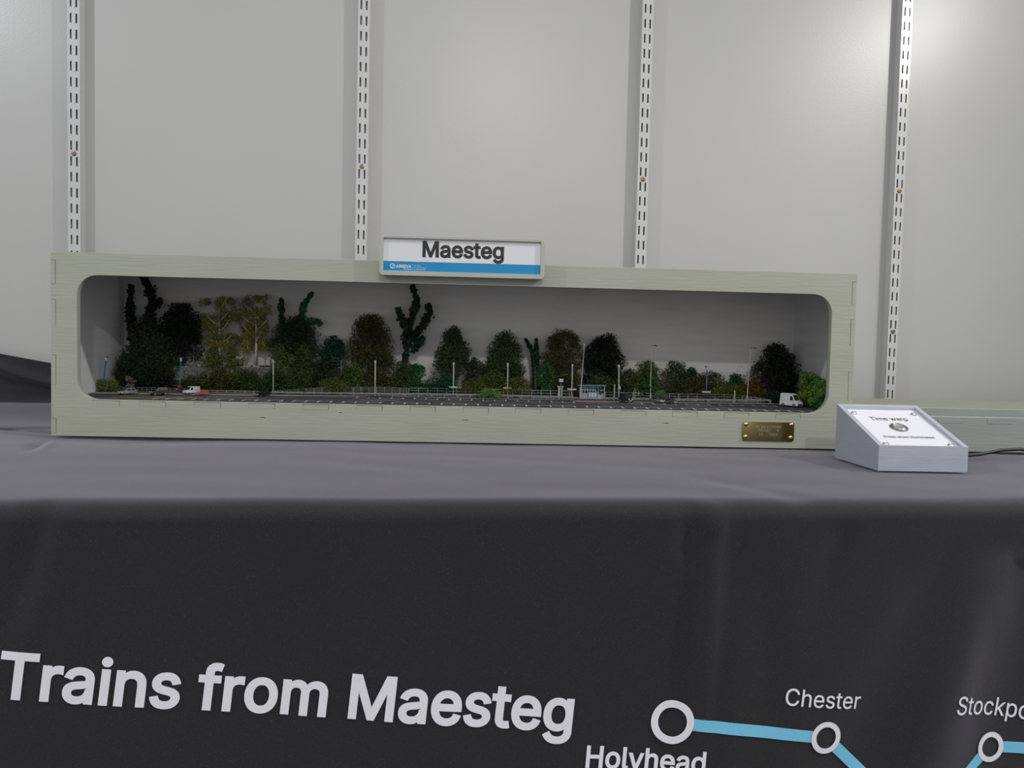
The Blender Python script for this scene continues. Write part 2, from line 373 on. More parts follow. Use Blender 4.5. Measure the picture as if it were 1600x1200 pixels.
for i, x in enumerate(RAIL_X):
    t = thing('slotted_upright', rail_labels[i], 'shelf upright', (x, 0, SCREW_Z), group='slotted uprights on the white wall', case=False)
    if i == 0:
        fo = put(face, 'slotted_face', 'rail_paint', t)
    else:
        fo = link(bpy.data.objects.new('slotted_face', face), t)
    MB().box(-0.0122, -0.0106, 0.0016, PANEL_Y + 0.0002, ZB, ZT).build('side_flange', 'rail_paint', t)
    MB().box(0.0106, 0.0122, 0.0016, PANEL_Y + 0.0002, ZB, ZT).build('side_flange', 'rail_paint', t)
    MB().box(-0.0104, 0.0104, 0.0125, 0.0135, ZB, ZT).build('channel_back', 'channel_dark', t)
    for zz in ([0.0, -10 * P] if i == 3 else [0.0]):
        MB().lathe([(0.0052, 0.0), (0.0052, 0.0008), (0.0038, 0.0016), (0.0022, 0.0018), (0.0016, 0.0006)], (0, -0.0001, zz), 'y', 14).build(
            'screw', 'screw_grey' if zz < 0 else 'screw_brass', t)

# ------------------------------------------------------------------ table cloth
CX0, CX1 = -1.30, 1.50
def front_y(x): return -0.8855 + 0.0195 * x
def ridge(d, wd): return math.exp(-(d / wd) ** 2)
def top_z(x, y):
    z = -0.0006 - 0.0008 * (1 + noise.noise((x * 3.1, y * 5.0, 1.3)))
    z -= 0.0012 * (1 + noise.noise((x * 9 + y * 6, y * 14, 4.0)))
    # the cloth sags under the near left corner of the case
    z -= 0.004 * math.exp(-((x + 0.44) / 0.13) ** 2 - ((y + 0.47) / 0.05) ** 2)
    # creases near the left end
    z -= 0.0045 * ridge((x + 0.545) + 0.35 * (y + 0.56), 0.010) * math.exp(-((y + 0.54) / 0.05) ** 2)
    z += 0.0030 * ridge((x + 0.535) + 0.35 * (y + 0.56), 0.008) * math.exp(-((y + 0.54) / 0.05) ** 2)
    z -= 0.003 * ridge((y + 0.33) - 0.25 * (x + 0.66), 0.014) * smoothstep(-0.5, -0.62, x)
    z -= 0.003 * ridge((y + 0.40) + 0.5 * (x + 0.60), 0.012) * smoothstep(-0.56, -0.62, x)
    z -= 0.0016 * ridge((x - 0.33) + 0.5 * (y + 0.82), 0.02) * smoothstep(-0.70, -0.82, y)
    # it climbs a little towards the wall at the left
    z += 0.017 * smoothstep(-0.22, -0.045, y) * smoothstep(-0.45, -0.62, x)
    return TABLE + z
def wall_lift(x): return 0.003 + (0.100 - 0.17 * (x + 0.93)) * smoothstep(-0.35, -0.60, x)
def drape_y(x, z):
    d = TABLE - z                                    # distance below the table top
    y = front_y(x) - 0.010 - 0.014 * smoothstep(0.0, 0.40, d)
    g = smoothstep(0.0, 0.12, d)
    y -= g * (0.0035 * noise.noise((x * 4.2 + 1.7, d * 1.6, 3.0)) + 0.0030 * noise.noise((x * 9.5, d * 2.2, 8.0)) + 0.0012 * noise.noise((x * 24, d * 7, 2.0)))
    # pinched double fold below the right half of the case
    e = smoothstep(0.004, 0.03, d) * (1 - 0.75 * smoothstep(0.12, 0.24, d))
    a = x - (0.246 - 0.14 * d); b = x - (0.266 - 0.05 * d)
    y -= e * 0.0058 * 0.5 * (math.tanh(a / 0.0044) - math.tanh(b / 0.0032))
    y -= 0.003 * math.exp(-((x - 0.262) / 0.010) ** 2 - ((d - 0.012) / 0.018) ** 2)
    y += 0.004 * math.exp(-((x - 0.232) / 0.012) ** 2 - ((d - 0.03) / 0.03) ** 2)
    y += 0.005 * math.exp(-((x + 0.355 + 0.25 * (d - 0.03)) / 0.014) ** 2) * smoothstep(0.0, 0.02, d) * (1 - smoothstep(0.06, 0.15, d))
    y += 0.003 * math.exp(-((x - 0.395 + 0.3 * d) / 0.014) ** 2) * smoothstep(0.01, 0.04, d) * (1 - smoothstep(0.05, 0.16, d))
    # large fold at the right: the cloth falls back behind a slanting crest
    c = x - (0.515 - 0.49 * (d - 0.045)); g2 = smoothstep(0.03, 0.10, d)
    y += g2 * (0.007 * math.exp(-((c + 0.004) / 0.042) ** 2) - 0.003 * math.exp(-((c - 0.060) / 0.040) ** 2))
    y += 0.016 * smoothstep(0.505, 0.610, x + 0.15 * (d - 0.06)) * smoothstep(0.028, 0.072, d)
    return y
RAD = 0.016
def cloth_grid():
    nx = 400; xs = [CX0 + (CX1 - CX0) * i / nx for i in range(nx + 1)]
    rows = []
    def row(fn): rows.append([fn(x) for x in xs])
    for k in range(14): row(lambda x, k=k: (x, -0.040 + 0.004 * noise.noise((x * 8, k * .4, 5.0)) - 0.012 * math.exp(-((x + 0.82 - 0.4 * (k / 13 - .5)) / 0.04) ** 2), top_z(x, -0.045) + wall_lift(x) * (1 - k / 14)))
    n = 190
    for k in range(n + 1):
        t = k / n
        row(lambda x, t=t: (x, -0.045 + (front_y(x) + RAD + 0.045) * t, top_z(x, -0.045 + (front_y(x) + RAD + 0.045) * t)))
    for k in range(1, 9):
        a = math.pi / 2 * k / 8
        def corner(x, a=a):
            y0 = front_y(x) + RAD; z0 = top_z(x, y0)
            yb = drape_y(x, z0 - RAD); s = math.sin(a)
            return (x, y0 + (yb - y0) * s, z0 - RAD * (1 - math.cos(a)))
        row(corner)
    nd = 150
    for k in range(1, nd + 1):
        def hang(x, k=k):
            z0 = top_z(x, front_y(x) + RAD) - RAD; t = k / nd
            z = z0 + (0.004 - z0) * (t ** 1.25); return (x, drape_y(x, z), z)
        row(hang)
    m = nx + 1
    vs = [p for r in rows for p in r]
    fs = [(i * m + j, (i + 1) * m + j, (i + 1) * m + j + 1, i * m + j + 1) for i in range(len(rows) - 1) for j in range(nx)]
    return vs, fs
v, fcs = cloth_grid()
cloth = mesh_obj('tablecloth', v, fcs, 'cloth', None, True)
tag(cloth, 'black printed cloth draped over the long table under the layout case', 'tablecloth')
from mathutils.bvhtree import BVHTree
HANG = BVHTree.FromPolygons([Vector(p) for p in v], fcs)
def on_drape(me, x0, z0, ang, name, m, lift=0.0008):
    bm = bmesh.new(); bm.from_mesh(me)
    for _ in range(4):
        es = [e for e in bm.edges if e.calc_length() > 0.006]
        if not es: break
        bmesh.ops.subdivide_edges(bm, edges=es, cuts=1); bmesh.ops.triangulate(bm, faces=bm.faces)
    ca, sa = math.cos(ang), math.sin(ang)
    for q in bm.verts:
        x = x0 + q.co.x * ca - q.co.y * sa; z = z0 + q.co.x * sa + q.co.y * ca
        hit = HANG.ray_cast(Vector((x, -2, z)), Vector((0, 1, 0)))[0]
        q.co = (x, (hit.y if hit else drape_y(x, z)) - lift, z)
    bm.to_mesh(me); bm.free()
    return put(me, name, m, cloth)
def flat_mesh(vs, fs):
    me = bpy.data.meshes.new('print'); me.from_pydata([(p[0], p[1], 0) for p in vs], [], fs); me.update(); return me
def ring_mesh(r0, r1, n=48):
    vs = [(r * math.cos(2 * math.pi * k / n), r * math.sin(2 * math.pi * k / n)) for r in (r0, (r0 + r1) / 2, r1) for k in range(n)]
    return flat_mesh(vs, [(j * n + k, j * n + (k + 1) % n, (j + 1) * n + (k + 1) % n, (j + 1) * n + k) for j in (0, 1) for k in range(n)])
def bar_mesh(l, wd):
    n = max(2, int(l / 0.004)); vs = [(l * i / n, wd * (j / 3 - .5)) for i in range(n + 1) for j in range(4)]
    return flat_mesh(vs, [(i * 4 + j, (i + 1) * 4 + j, (i + 1) * 4 + j + 1, i * 4 + j + 1) for i in range(n) for j in range(3)])
TILT = math.radians(-5.4)
on_drape(text_mesh('Trains from Maesteg', width=0.506, bold=0.020, track=1.0), -0.3830, 0.5808, TILT, 'title_lettering', 'cloth_print')
HOLY, CHES, STOC = (0.2182, 0.5388), (0.3747, 0.5167), (0.5608, 0.4934)
on_drape(ring_mesh(0.0208, 0.0138), *HOLY, 0, 'station_ring', 'cloth_print', 0.0012)
on_drape(ring_mesh(0.0160, 0.0107), *CHES, 0, 'station_ring', 'cloth_print', 0.0012)
on_drape(ring_mesh(0.0156, 0.0102), *STOC, 0, 'station_ring', 'cloth_print', 0.0012)
def line_between(a, b, ra, rb, wd=0.0115):
    dx, dz = b[0] - a[0], b[1] - a[1]; l = math.hypot(dx, dz); ang = math.atan2(dz, dx)
    on_drape(bar_mesh(l - ra - rb, wd), a[0] + ra * dx / l, a[1] + ra * dz / l, ang, 'route_line', 'cloth_blue')
line_between(HOLY, CHES, 0.0200, 0.0150)
line_between(CHES, (0.4400, 0.4560), 0.0152, 0.0)
line_between((0.5120, 0.4560), STOC, 0.0, 0.0148)
line_between(STOC, (0.7600, 0.4770), 0.0148, 0.0)
on_drape(text_mesh('Chester', width=0.0808, bold=0.004), 0.3306, 0.5512, math.radians(-6.4), 'station_lettering', 'cloth_print')
on_drape(text_mesh('Stockport', width=0.1130, bold=0.004), 0.5115, 0.5350, math.radians(-9.6), 'station_lettering', 'cloth_print')
on_drape(text_mesh('Holyhead', width=0.1165, bold=0.018), 0.1345, 0.4990, math.radians(-4.6), 'station_lettering', 'cloth_print')

# ------------------------------------------------------------------ the layout case
W, H, DEP = 1.2, 0.26931, 0.205
TH = 0.010
case = thing('layout_case', 'long sage-painted wooden case framing the model station behind a rounded opening', 'display case', (0, 0, 0))
OX0, OX1, OZ0, OZ1, ORAD = 0.0372, 1.1628, 0.0545, 0.2365, 0.030
# laser-cut tabs: notches in the front sheet, each filled by a tab of the neighbouring board
G = 0.0003
side_l = [(0.004, 0.026), (0.075, 0.119), (0.160, 0.200), (0.222, 0.257)]
bot_tabs = [(0.060, 0.098), (0.127, 0.165), (0.2065, 0.2445), (0.2860, 0.3240), (0.3655, 0.4035), (0.4450, 0.4830), (0.5245, 0.5625), (0.6040, 0.6420), (0.6830, 0.7210), (0.7630, 0.8010), (0.8430, 0.8810), (0.9220, 0.9600), (1.0020, 1.0400), (1.0820, 1.1200)]
outer = [(0, 0), (W, 0)]
for a, b in side_l: outer += [(W, a), (W - 0.0072, a), (W - 0.0072, b), (W, b)]
outer += [(W, H), (0, H)]
for a, b in reversed(side_l): outer += [(0, b), (0.0072, b), (0.0072, a), (0, a)]
hole = rrect(OX0, OX1, OZ0, OZ1, ORAD, 10)
marks = [[(a, z0), (a + w_, z0), (a + w_, z0 + h_), (a, z0 + h_)] for a, z0, w_, h_ in
         [(0.602, 0.0338, 0.0095, 0.0008), (0.909, 0.0345, 0.0080, 0.0008), (0.3025, 0.0318, 0.0075, 0.0008), (0.4185, 0.0415, 0.0045, 0.0008)]]
slots_ = [[(a - G, OZ0 - 0.0092), (b + G, OZ0 - 0.0092), (b + G, OZ0 - 0.0012), (a - G, OZ0 - 0.0012)] for a, b in bot_tabs]
fp = upright(sheet_mesh(outer, [hole] + marks + slots_, TH, 0.0005), TH / 2)
put(fp, 'front_panel', 'sage_paint', case)
rng = random.Random(4)
for a, b in bot_tabs:
    d = rng.uniform(-0.0002, 0.0003)
    MB().box(a, b - 0.0002, d, TH + 0.002, OZ0 - 0.0092, OZ0 - 0.0016).build('joint_tab', 'sage_paint', case)
for a, b in side_l:
    for s in (0, 1):
        x0, x1 = (0.0002, 0.0066) if s == 0 else (W - 0.0066, W - 0.0002)
        d = rng.uniform(-0.0003, 0.0004)
        MB().box(x0, x1, d, TH + 0.002, a + G, b - G).build('joint_tab', 'sage_paint', case)
MB().box(0.0, 0.010, TH, DEP, 0.0, H).build('side_wall', 'side_paint', case)
MB().box(W - 0.010, W, TH, DEP, 0.0, H).build('side_wall', 'side_paint', case)
MB().box(0.010, W - 0.010, 0.190, 0.196, 0.012, H - 0.010).build('backdrop', 'inner_paint', case)
MB().box(0.010, W - 0.010, TH, DEP, H - 0.010, H).build('top_board', 'inner_paint', case)
MB().box(0.010, W - 0.010, TH, DEP, 0.0, 0.012).build('bottom_board', 'case_inside', case)
MB().box(0.010, W - 0.010, 0.196, DEP, 0.012, H - 0.010).build('back_board', 'case_inside', case)

# ------------------------------------------------------------------ name sign
SG = (0.4778, 0.7200, 0.2463, 0.3050)
sign = thing('station_name_sign', 'white and blue framed sign reading Maesteg, fixed to the top edge of the case', 'sign', (0, 0, 0))
fr = upright(sheet_mesh(rrect(SG[0], SG[1], SG[2], SG[3], 0.0058, 6), [rrect(0.4833, 0.7142, 0.2533, 0.3007, 0.0006, 2)], 0.0045, 0.0006), -0.0125)
put(fr, 'frame', 'sage_smooth', sign)
bp_ = upright(sheet_mesh(rrect(SG[0] + 0.0008, SG[1] - 0.0008, SG[2] + 0.0008, SG[3] - 0.0008, 0.0052, 6), [], 0.0095), -0.0055)
put(bp_, 'backing_board', 'sage_smooth', sign)
MB().box(0.4825, 0.7150, -0.01095, -0.0102, 0.2677, 0.3012).build('white_field', 'print_white', sign)
MB().box(0.4825, 0.7150, -0.01095, -0.0102, 0.2525, 0.2677).build('blue_band', 'print_blue', sign)
def sign_text(body, x, z, wd, bold, m, y=-0.0111, name='lettering'):
    me = text_mesh(body, width=wd, bold=bold, thick=0.0); upright(me, 0); me.transform(Matrix.Translation((x, y, z))); return put(me, name, m, sign)
sign_text('Maesteg', 0.5400, 0.2755, 0.1200, 0.026, 'print_black', name='station_name_lettering')
sign_text('ARRIVA', 0.5019, 0.2583, 0.0224, 0.022, 'print_white', name='operator_lettering')
sign_text('Trains Wales', 0.5255, 0.2614, 0.0126, 0.0, 'print_white')
sign_text('Trenau Arriva Cymru', 0.5255, 0.2583, 0.0208, 0.0, 'print_white')
sign_text('a DB company   un o gwmnïau DB', 0.5125, 0.2556, 0.0315, 0.014, 'print_white')
lg = ring_mesh(0.0037, 0.0028, 28)
upright(lg); lg.transform(Matrix.Translation((0.4968, -0.0111, 0.2605))); put(lg, 'round_logo', 'print_white', sign)
lg2 = sheet_mesh([(-0.0017, -0.0015), (-0.0009, -0.0022), (0.0020, 0.0012), (0.0012, 0.0021)], [[(-0.0006, -0.0010), (-0.0002, -0.0013), (0.0009, 0.0), (0.0004, 0.0003)]], 0.0002)
upright(lg2); lg2.transform(Matrix.Translation((0.4968, -0.0111, 0.2605))); put(lg2, 'logo_stroke', 'print_white', sign)

# ------------------------------------------------------------------ brass plaque
pq = thing('memorial_plaque', 'small engraved brass plaque screwed to the lower right of the case', 'plaque', (1.0705, 0, 0.0106))
pm = upright(sheet_mesh(rrect(-0.0402, 0.0402, 0.0, 0.0296, 0.0035, 5), [], 0.0010, 0.0003), -0.0009)
put(pm, 'brass_plate', 'brass', pq)
for sx, sz in ((-0.0354, 0.0256), (0.0352, 0.0260), (-0.0354, 0.0064), (0.0347, 0.0062)):
    s_ = MB().lathe([(0.0034, 0.0), (0.0032, 0.0009), (0.0024, 0.0018), (0.0010, 0.0023)], (sx, -0.0014, sz), 'y', 14).build('screw', 'brass_screw', pq, True)
def pl_text(body, z, wd):
    me = text_mesh(body, width=wd, bold=-0.004, thick=0.0, align='CENTER'); upright(me, 0); me.transform(Matrix.Translation((0, -0.00155, z))); put(me, 'engraving', 'engraved', pq)
pl_text('IN MEMORIAM', 0.0205, 0.0390)
pl_text('WEND      E', 0.0147, 0.0340)
pl_text('19      2024', 0.0088, 0.0290)

# ------------------------------------------------------------------ push-button box
BY = math.radians(-3.6)
cb = thing('push_button_box', 'grey-lilac wedge-shaped push-button box standing right of the case', 'control box', (0.5356, -0.7105, TABLE), BY, case=False)
CW, CD, CF, CB, CT = 0.1135, 0.1115, 0.0318, 0.0757, 0.0062
prof = [(0, 0), (CD, 0), (CD, CB), (0, CF)]
def side_poly(x0, x1, name):
    vs = [(x0, y, z) for y, z in prof] + [(x1, y, z) for y, z in prof]
    fs = [(0, 3, 2, 1), (4, 5, 6, 7), (0, 1, 5, 4), (1, 2, 6, 5), (2, 3, 7, 6), (3, 0, 4, 7)]
    return mesh_obj(name, vs, fs, 'lilac_paint', cb)
side_poly(0, CT, 'side_panel'); side_poly(CW - CT, CW, 'side_panel')
MB().box(CT, CW - CT, 0, CT, 0, CF).build('front_panel', 'lilac_paint', cb)
sl = (CB - CF) / CD
vs = [(CT, CD - CT, 0), (CW - CT, CD - CT, 0), (CW - CT, CD, 0), (CT, CD, 0), (CT, CD - CT, CB - sl * CT), (CW - CT, CD - CT, CB - sl * CT), (CW - CT, CD, CB), (CT, CD, CB)]
mesh_obj('back_panel', vs, [(0, 3, 2, 1), (4, 5, 6, 7), (0, 1, 5, 4), (1, 2, 6, 5), (2, 3, 7, 6), (3, 0, 4, 7)], 'lilac_paint', cb)
MB().box(CT, CW - CT, CT, CD - CT, 0.001, 0.004).build('base_panel', 'lilac_paint', cb)
# sloping printed face, frame (u across, v up the slope, n out)
ang = math.atan2(CB - CF, CD)
FM = Matrix.Translation((0, 0, CF)) @ Matrix.Rotation(ang, 4, 'X')
SL = math.hypot(CD, CB - CF)
REC = -0.0042
me = sheet_mesh([(CT, 0.0015), (CW - CT, 0.0015), (CW - CT, SL - CT - 0.001), (CT, SL - CT - 0.001)], [], 0.002)
me.transform(FM @ Matrix.Translation((0, 0, REC - 0.001))); face_ = put(me, 'printed_face', 'panel_white', cb)
def face_text(body, u, v_, wd, bold):
    me = text_mesh(body, width=wd, bold=bold, thick=0.0, align='CENTER', squash=1.28); me.transform(FM @ Matrix.Translation((u, v_, REC + 0.0002))); put(me, 'lettering', 'print_black', cb)
face_text('Time warp', 0.0560, 0.0790, 0.0510, 0.008)
face_text('Press when illuminated', 0.0560, 0.0290, 0.0660, 0.006)
def face_lathe(prof_, u, v_, name, m, n=24):
    b = MB().lathe(prof_, (0, 0, 0), 'z', n); M_ = FM @ Matrix.Translation((u, v_, REC))
    b.v = [tuple(M_ @ Vector(p)) for p in b.v]; return b.build(name, m, cb, True)
face_lathe([(0.0112, 0), (0.0112, 0.0014), (0.0104, 0.0020), (0.0090, 0.0020), (0.0088, 0.0014)], 0.0565, 0.0580, 'push_button', 'steel_dark', 32)
face_lathe([(0.0084, 0.0010), (0.0084, 0.0022), (0.0070, 0.0026), (0.0020, 0.0027)], 0.0565, 0.0580, 'button_cap', 'chrome', 32)
for u, v_ in ((0.0150, 0.0985), (0.0985, 0.0985), (0.0150, 0.0105), (0.0985, 0.0105)):
    face_lathe([(0.0040, 0), (0.0040, 0.0006), (0.0034, 0.0007), (0.0031, 0.0026), (0.0019, 0.0030), (0.0017, 0.0014)], u, v_, 'screw', 'chrome', 14)

# ------------------------------------------------------------------ fiddle yard trough and cable
ft = thing('storage_trough', 'low grey-green open trough with a pale ledge, behind the push-button box', 'trough', (0.640, -0.5185, TABLE), -0.052, case=False)
TL = 0.90
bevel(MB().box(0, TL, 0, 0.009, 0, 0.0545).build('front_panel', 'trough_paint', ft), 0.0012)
rt = random.Random(7)
for k in range(11):
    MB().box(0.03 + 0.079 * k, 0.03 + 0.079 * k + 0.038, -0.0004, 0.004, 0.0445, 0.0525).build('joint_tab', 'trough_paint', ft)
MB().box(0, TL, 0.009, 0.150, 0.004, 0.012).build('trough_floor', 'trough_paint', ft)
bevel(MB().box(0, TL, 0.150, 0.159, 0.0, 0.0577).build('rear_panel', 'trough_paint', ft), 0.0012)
MB().box(0.0, TL, 0.1595, 0.430, 0.0500, 0.0572).build('rear_ledge', 'green_ledge', ft)
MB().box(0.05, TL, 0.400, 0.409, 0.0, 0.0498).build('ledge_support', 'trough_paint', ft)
cab = MB().tube([(0.655, -0.612, TABLE + 0.012), (0.690, -0.603, TABLE + 0.0045), (0.730, -0.598, TABLE + 0.0035), (0.765, -0.594, TABLE + 0.006), (0.800, -0.591, TABLE + 0.012), (0.830, -0.590, TABLE + 0.0135), (0.855, -0.590, TABLE + 0.011), (0.885, -0.590, TABLE + 0.005), (0.93, -0.592, TABLE + 0.0025), (1.10, -0.60, TABLE + 0.0025)], 0.0025, 10).build('power_cable', 'rubber', None, True)
tag(cab, 'black round cable running right from behind the push-button box', 'cable')

# positions measured in the frame of the case (metres)
TREES=[
 ('leafy_tree','dark green broad tree filling the left corner beneath the double ivy stem','dark','mass',(0.068, 0.148, 0.0411, 0.071, 0.1869, 0.0646)),
 ('round_tree','near-black rounded tree behind the estate car, left of the first birch','black','round',(0.1157, 0.166, 0.037, 0.1128, 0.2129, 0.0986)),
 ('birch_tree','yellow-olive birch with a forked pale bare top, left of the birch pair','birch','birch',(0.1838, 0.166, 0.0312, 0.1318, 0.2244, 0.1099)),
 ('birch_tree','yellow-olive birch with dense flat top, right of the birch pair','birch','birch',(0.2425, 0.166, 0.0286, 0.1298, 0.2281, 0.1112)),
 ('ivy_clad_tree','dark spreading tree with two ivy spires, right of the birches','dark','mass',(0.3098, 0.168, 0.0413, 0.1237, 0.1961, 0.1105)),
 ('domed_bush','dark teal domed bush between the ivy spires and the brown conical tree','teal','round',(0.3716, 0.168, 0.0235, 0.1052, 0.1614, 0.103)),
 ('conical_tree','brown-olive conical tree left of the tall forked ivy','olivebrown','cone',(0.4374, 0.166, 0.0433, 0.1067, 0.2035, 0.089)),
 ('green_tree','mid-green pointed tree right of the tall forked ivy','green','cone',(0.58, 0.167, 0.0354, 0.092, 0.1828, 0.0786)),
 ('green_tree','green broad tree above the round bright bush at the kerb','green2','cone',(0.6695, 0.167, 0.0384, 0.0894, 0.1794, 0.0782)),
 ('brown_tree','brown-olive tree behind the blue ticket kiosk','olivebrown','round',(0.7711, 0.167, 0.0364, 0.087, 0.1818, 0.0758)),
 ('dark_tree','near-black green tree behind the blue-roofed shelter','black2','round',(0.8439, 0.168, 0.0372, 0.0818, 0.1769, 0.075)),
 ('dark_tree','large near-black tree beside the big white van, tallest at the right end','black2','round',(1.1457, 0.16, 0.0394, 0.0681, 0.167, 0.059)),
]
SHRUBS=[
 ('low_shrub','low lime-green shrub at the foot of the leaning blue lamp post','lime',(0.0263, 0.105, 0.0172, 0.0648, 0.0824)),
 ('twiggy_shrub','pinkish-brown twiggy shrub directly behind the silver hatchback','pink',(0.0583, 0.112, 0.0082, 0.0672, 0.085)),
 ('leafy_bush','dark green bush at the left end of the bank, touching the grey side wall','dark',(0.0408, 0.15, 0.0243, 0.0661, 0.121)),
 ('leafy_bush','near-black low bush behind the dark estate car','black',(0.0858, 0.146, 0.0274, 0.0586, 0.0994)),
 ('leafy_bush','small mid-green bush on the bank under the near-black rounded tree','green',(0.0975, 0.16, 0.0245, 0.0951, 0.1298)),
 ('leafy_bush','mid-green low bush behind the small white van','moss',(0.1516, 0.14, 0.0232, 0.0581, 0.086)),
 ('leafy_bush','brown-green low bush right of the red car','brown',(0.1899, 0.142, 0.0201, 0.0588, 0.0953)),
 ('leafy_bush','dark moss bush below the stone wall, left of the white lamp','moss',(0.2354, 0.142, 0.0244, 0.0597, 0.0974)),
 ('leafy_bush','green bush directly behind the black car lamp post','green',(0.2811, 0.142, 0.0234, 0.0617, 0.0962)),
 ('leafy_bush','mossy bush below the right end of the stone wall','moss',(0.3237, 0.142, 0.0235, 0.0647, 0.096)),
 ('leafy_bush','dark green upright bush at the right end of the stone wall','dark',(0.3592, 0.15, 0.0183, 0.0705, 0.1183)),
 ('low_shrub','lime-olive low shrub above the rising ramp railing','olive',(0.3823, 0.138, 0.0267, 0.0694, 0.0888)),
 ('leafy_bush','bright green bush in front of the brown conical tree','bright',(0.4106, 0.146, 0.0215, 0.0717, 0.1108)),
 ('leafy_bush','brown-green bush behind the white lamp at the top of the ramp','brown',(0.4559, 0.146, 0.0238, 0.0705, 0.1053)),
 ('leafy_bush','moss-green bush at the foot of the tall forked ivy','moss',(0.497, 0.146, 0.0249, 0.0713, 0.117)),
 ('leafy_bush','small emerald bush right of the tall forked ivy trunk','emerald',(0.5211, 0.142, 0.0151, 0.0872, 0.1133)),
 ('low_shrub','emerald-teal shrub behind the first lamp with a name board','teal2',(0.5625, 0.142, 0.0282, 0.0717, 0.099)),
 ('leafy_bush','dark green bush between the two pointed green trees','dark',(0.6175, 0.152, 0.0197, 0.0801, 0.1262)),
 ('low_shrub','olive shrub just left above the round bright kerb bush','olive',(0.6191, 0.138, 0.025, 0.0731, 0.0938)),
 ('leafy_bush','bright moss bush under the broad green tree','bright2',(0.6495, 0.146, 0.0241, 0.0744, 0.1051)),
 ('low_shrub','olive shrub behind the second lamp with a name board','olive',(0.6909, 0.138, 0.0272, 0.0735, 0.0975)),
 ('leafy_bush','emerald bush left of the blue ticket kiosk','emerald2',(0.7405, 0.146, 0.0165, 0.0741, 0.1202)),
 ('leafy_bush','brown-green bush behind the blue ticket kiosk','brown',(0.7769, 0.144, 0.0221, 0.0738, 0.1057)),
 ('leafy_bush','moss-green bush behind the blue-roofed shelter','moss',(0.8365, 0.144, 0.0254, 0.0739, 0.1047)),
 ('leafy_bush','mid-green bush right of the shelter, behind the grey car','green',(0.8811, 0.146, 0.0189, 0.0725, 0.1122)),
 ('leafy_bush','bright green bush with ivy sprigs behind the tall lamp over the grey cars','bright2',(0.9152, 0.15, 0.0291, 0.0752, 0.1284)),
 ('leafy_bush','vivid emerald bush just left of the tall lamp over the grey cars','emerald2',(0.9165, 0.14, 0.0133, 0.0736, 0.1088)),
 ('leafy_bush','mid-green bush with upright sprigs, right of the tall lamp','green',(0.9667, 0.15, 0.0247, 0.074, 0.1284)),
 ('domed_bush','small teal domed bush on the skyline left of the blue lamp','teal',(0.9965, 0.16, 0.017, 0.0875, 0.12)),
 ('leafy_bush','brown leafy bush behind the blue lamp with a name board','brown',(1.0057, 0.144, 0.0246, 0.074, 0.1039)),
 ('leafy_bush','olive-brown bush on the skyline right of the blue lamp','olivebrown',(1.0318, 0.156, 0.0249, 0.0772, 0.1119)),
 ('leafy_bush','emerald bush on the skyline left of the rightmost tall lamp','teal2',(1.0726, 0.156, 0.0216, 0.0781, 0.1083)),
 ('low_shrub','olive shrub above the sloping end of the platform railing','olive',(1.0545, 0.142, 0.028, 0.0729, 0.0951)),
 ('leafy_bush','rusty-brown bush at the foot of the rightmost tall lamp','rust',(1.101, 0.146, 0.0237, 0.068, 0.1014)),
 ('low_shrub','dark teal shrub left of the big white van','teal',(1.1376, 0.146, 0.0226, 0.0598, 0.0844)),
 ('leafy_bush','pale olive bush on the bank between the dark tree and the first birch','olive',(0.1749, 0.156, 0.0181, 0.1055, 0.1337)),
 ('leafy_bush','lime-olive bush on the bank between the two birches','olive',(0.2102, 0.156, 0.0181, 0.1063, 0.1334)),
 ('leafy_bush','pale moss bush on the bank right of the second birch','bright2',(0.2895, 0.156, 0.0194, 0.1102, 0.145)),
 ('leafy_bush','moss bush on the bank under the leaning ivy spire','moss',(0.3283, 0.156, 0.0205, 0.1089, 0.1416)),
 ('kerb_bush','bright green rounded bush on the verge in front of the platform railing','vivid',(0.6443, 0.118, 0.0198, 0.0586, 0.0768)),
 ('kerb_bush','small pale green bush behind the silver car','vivid2',(0.9337, 0.118, 0.012, 0.0665, 0.0795)),
]
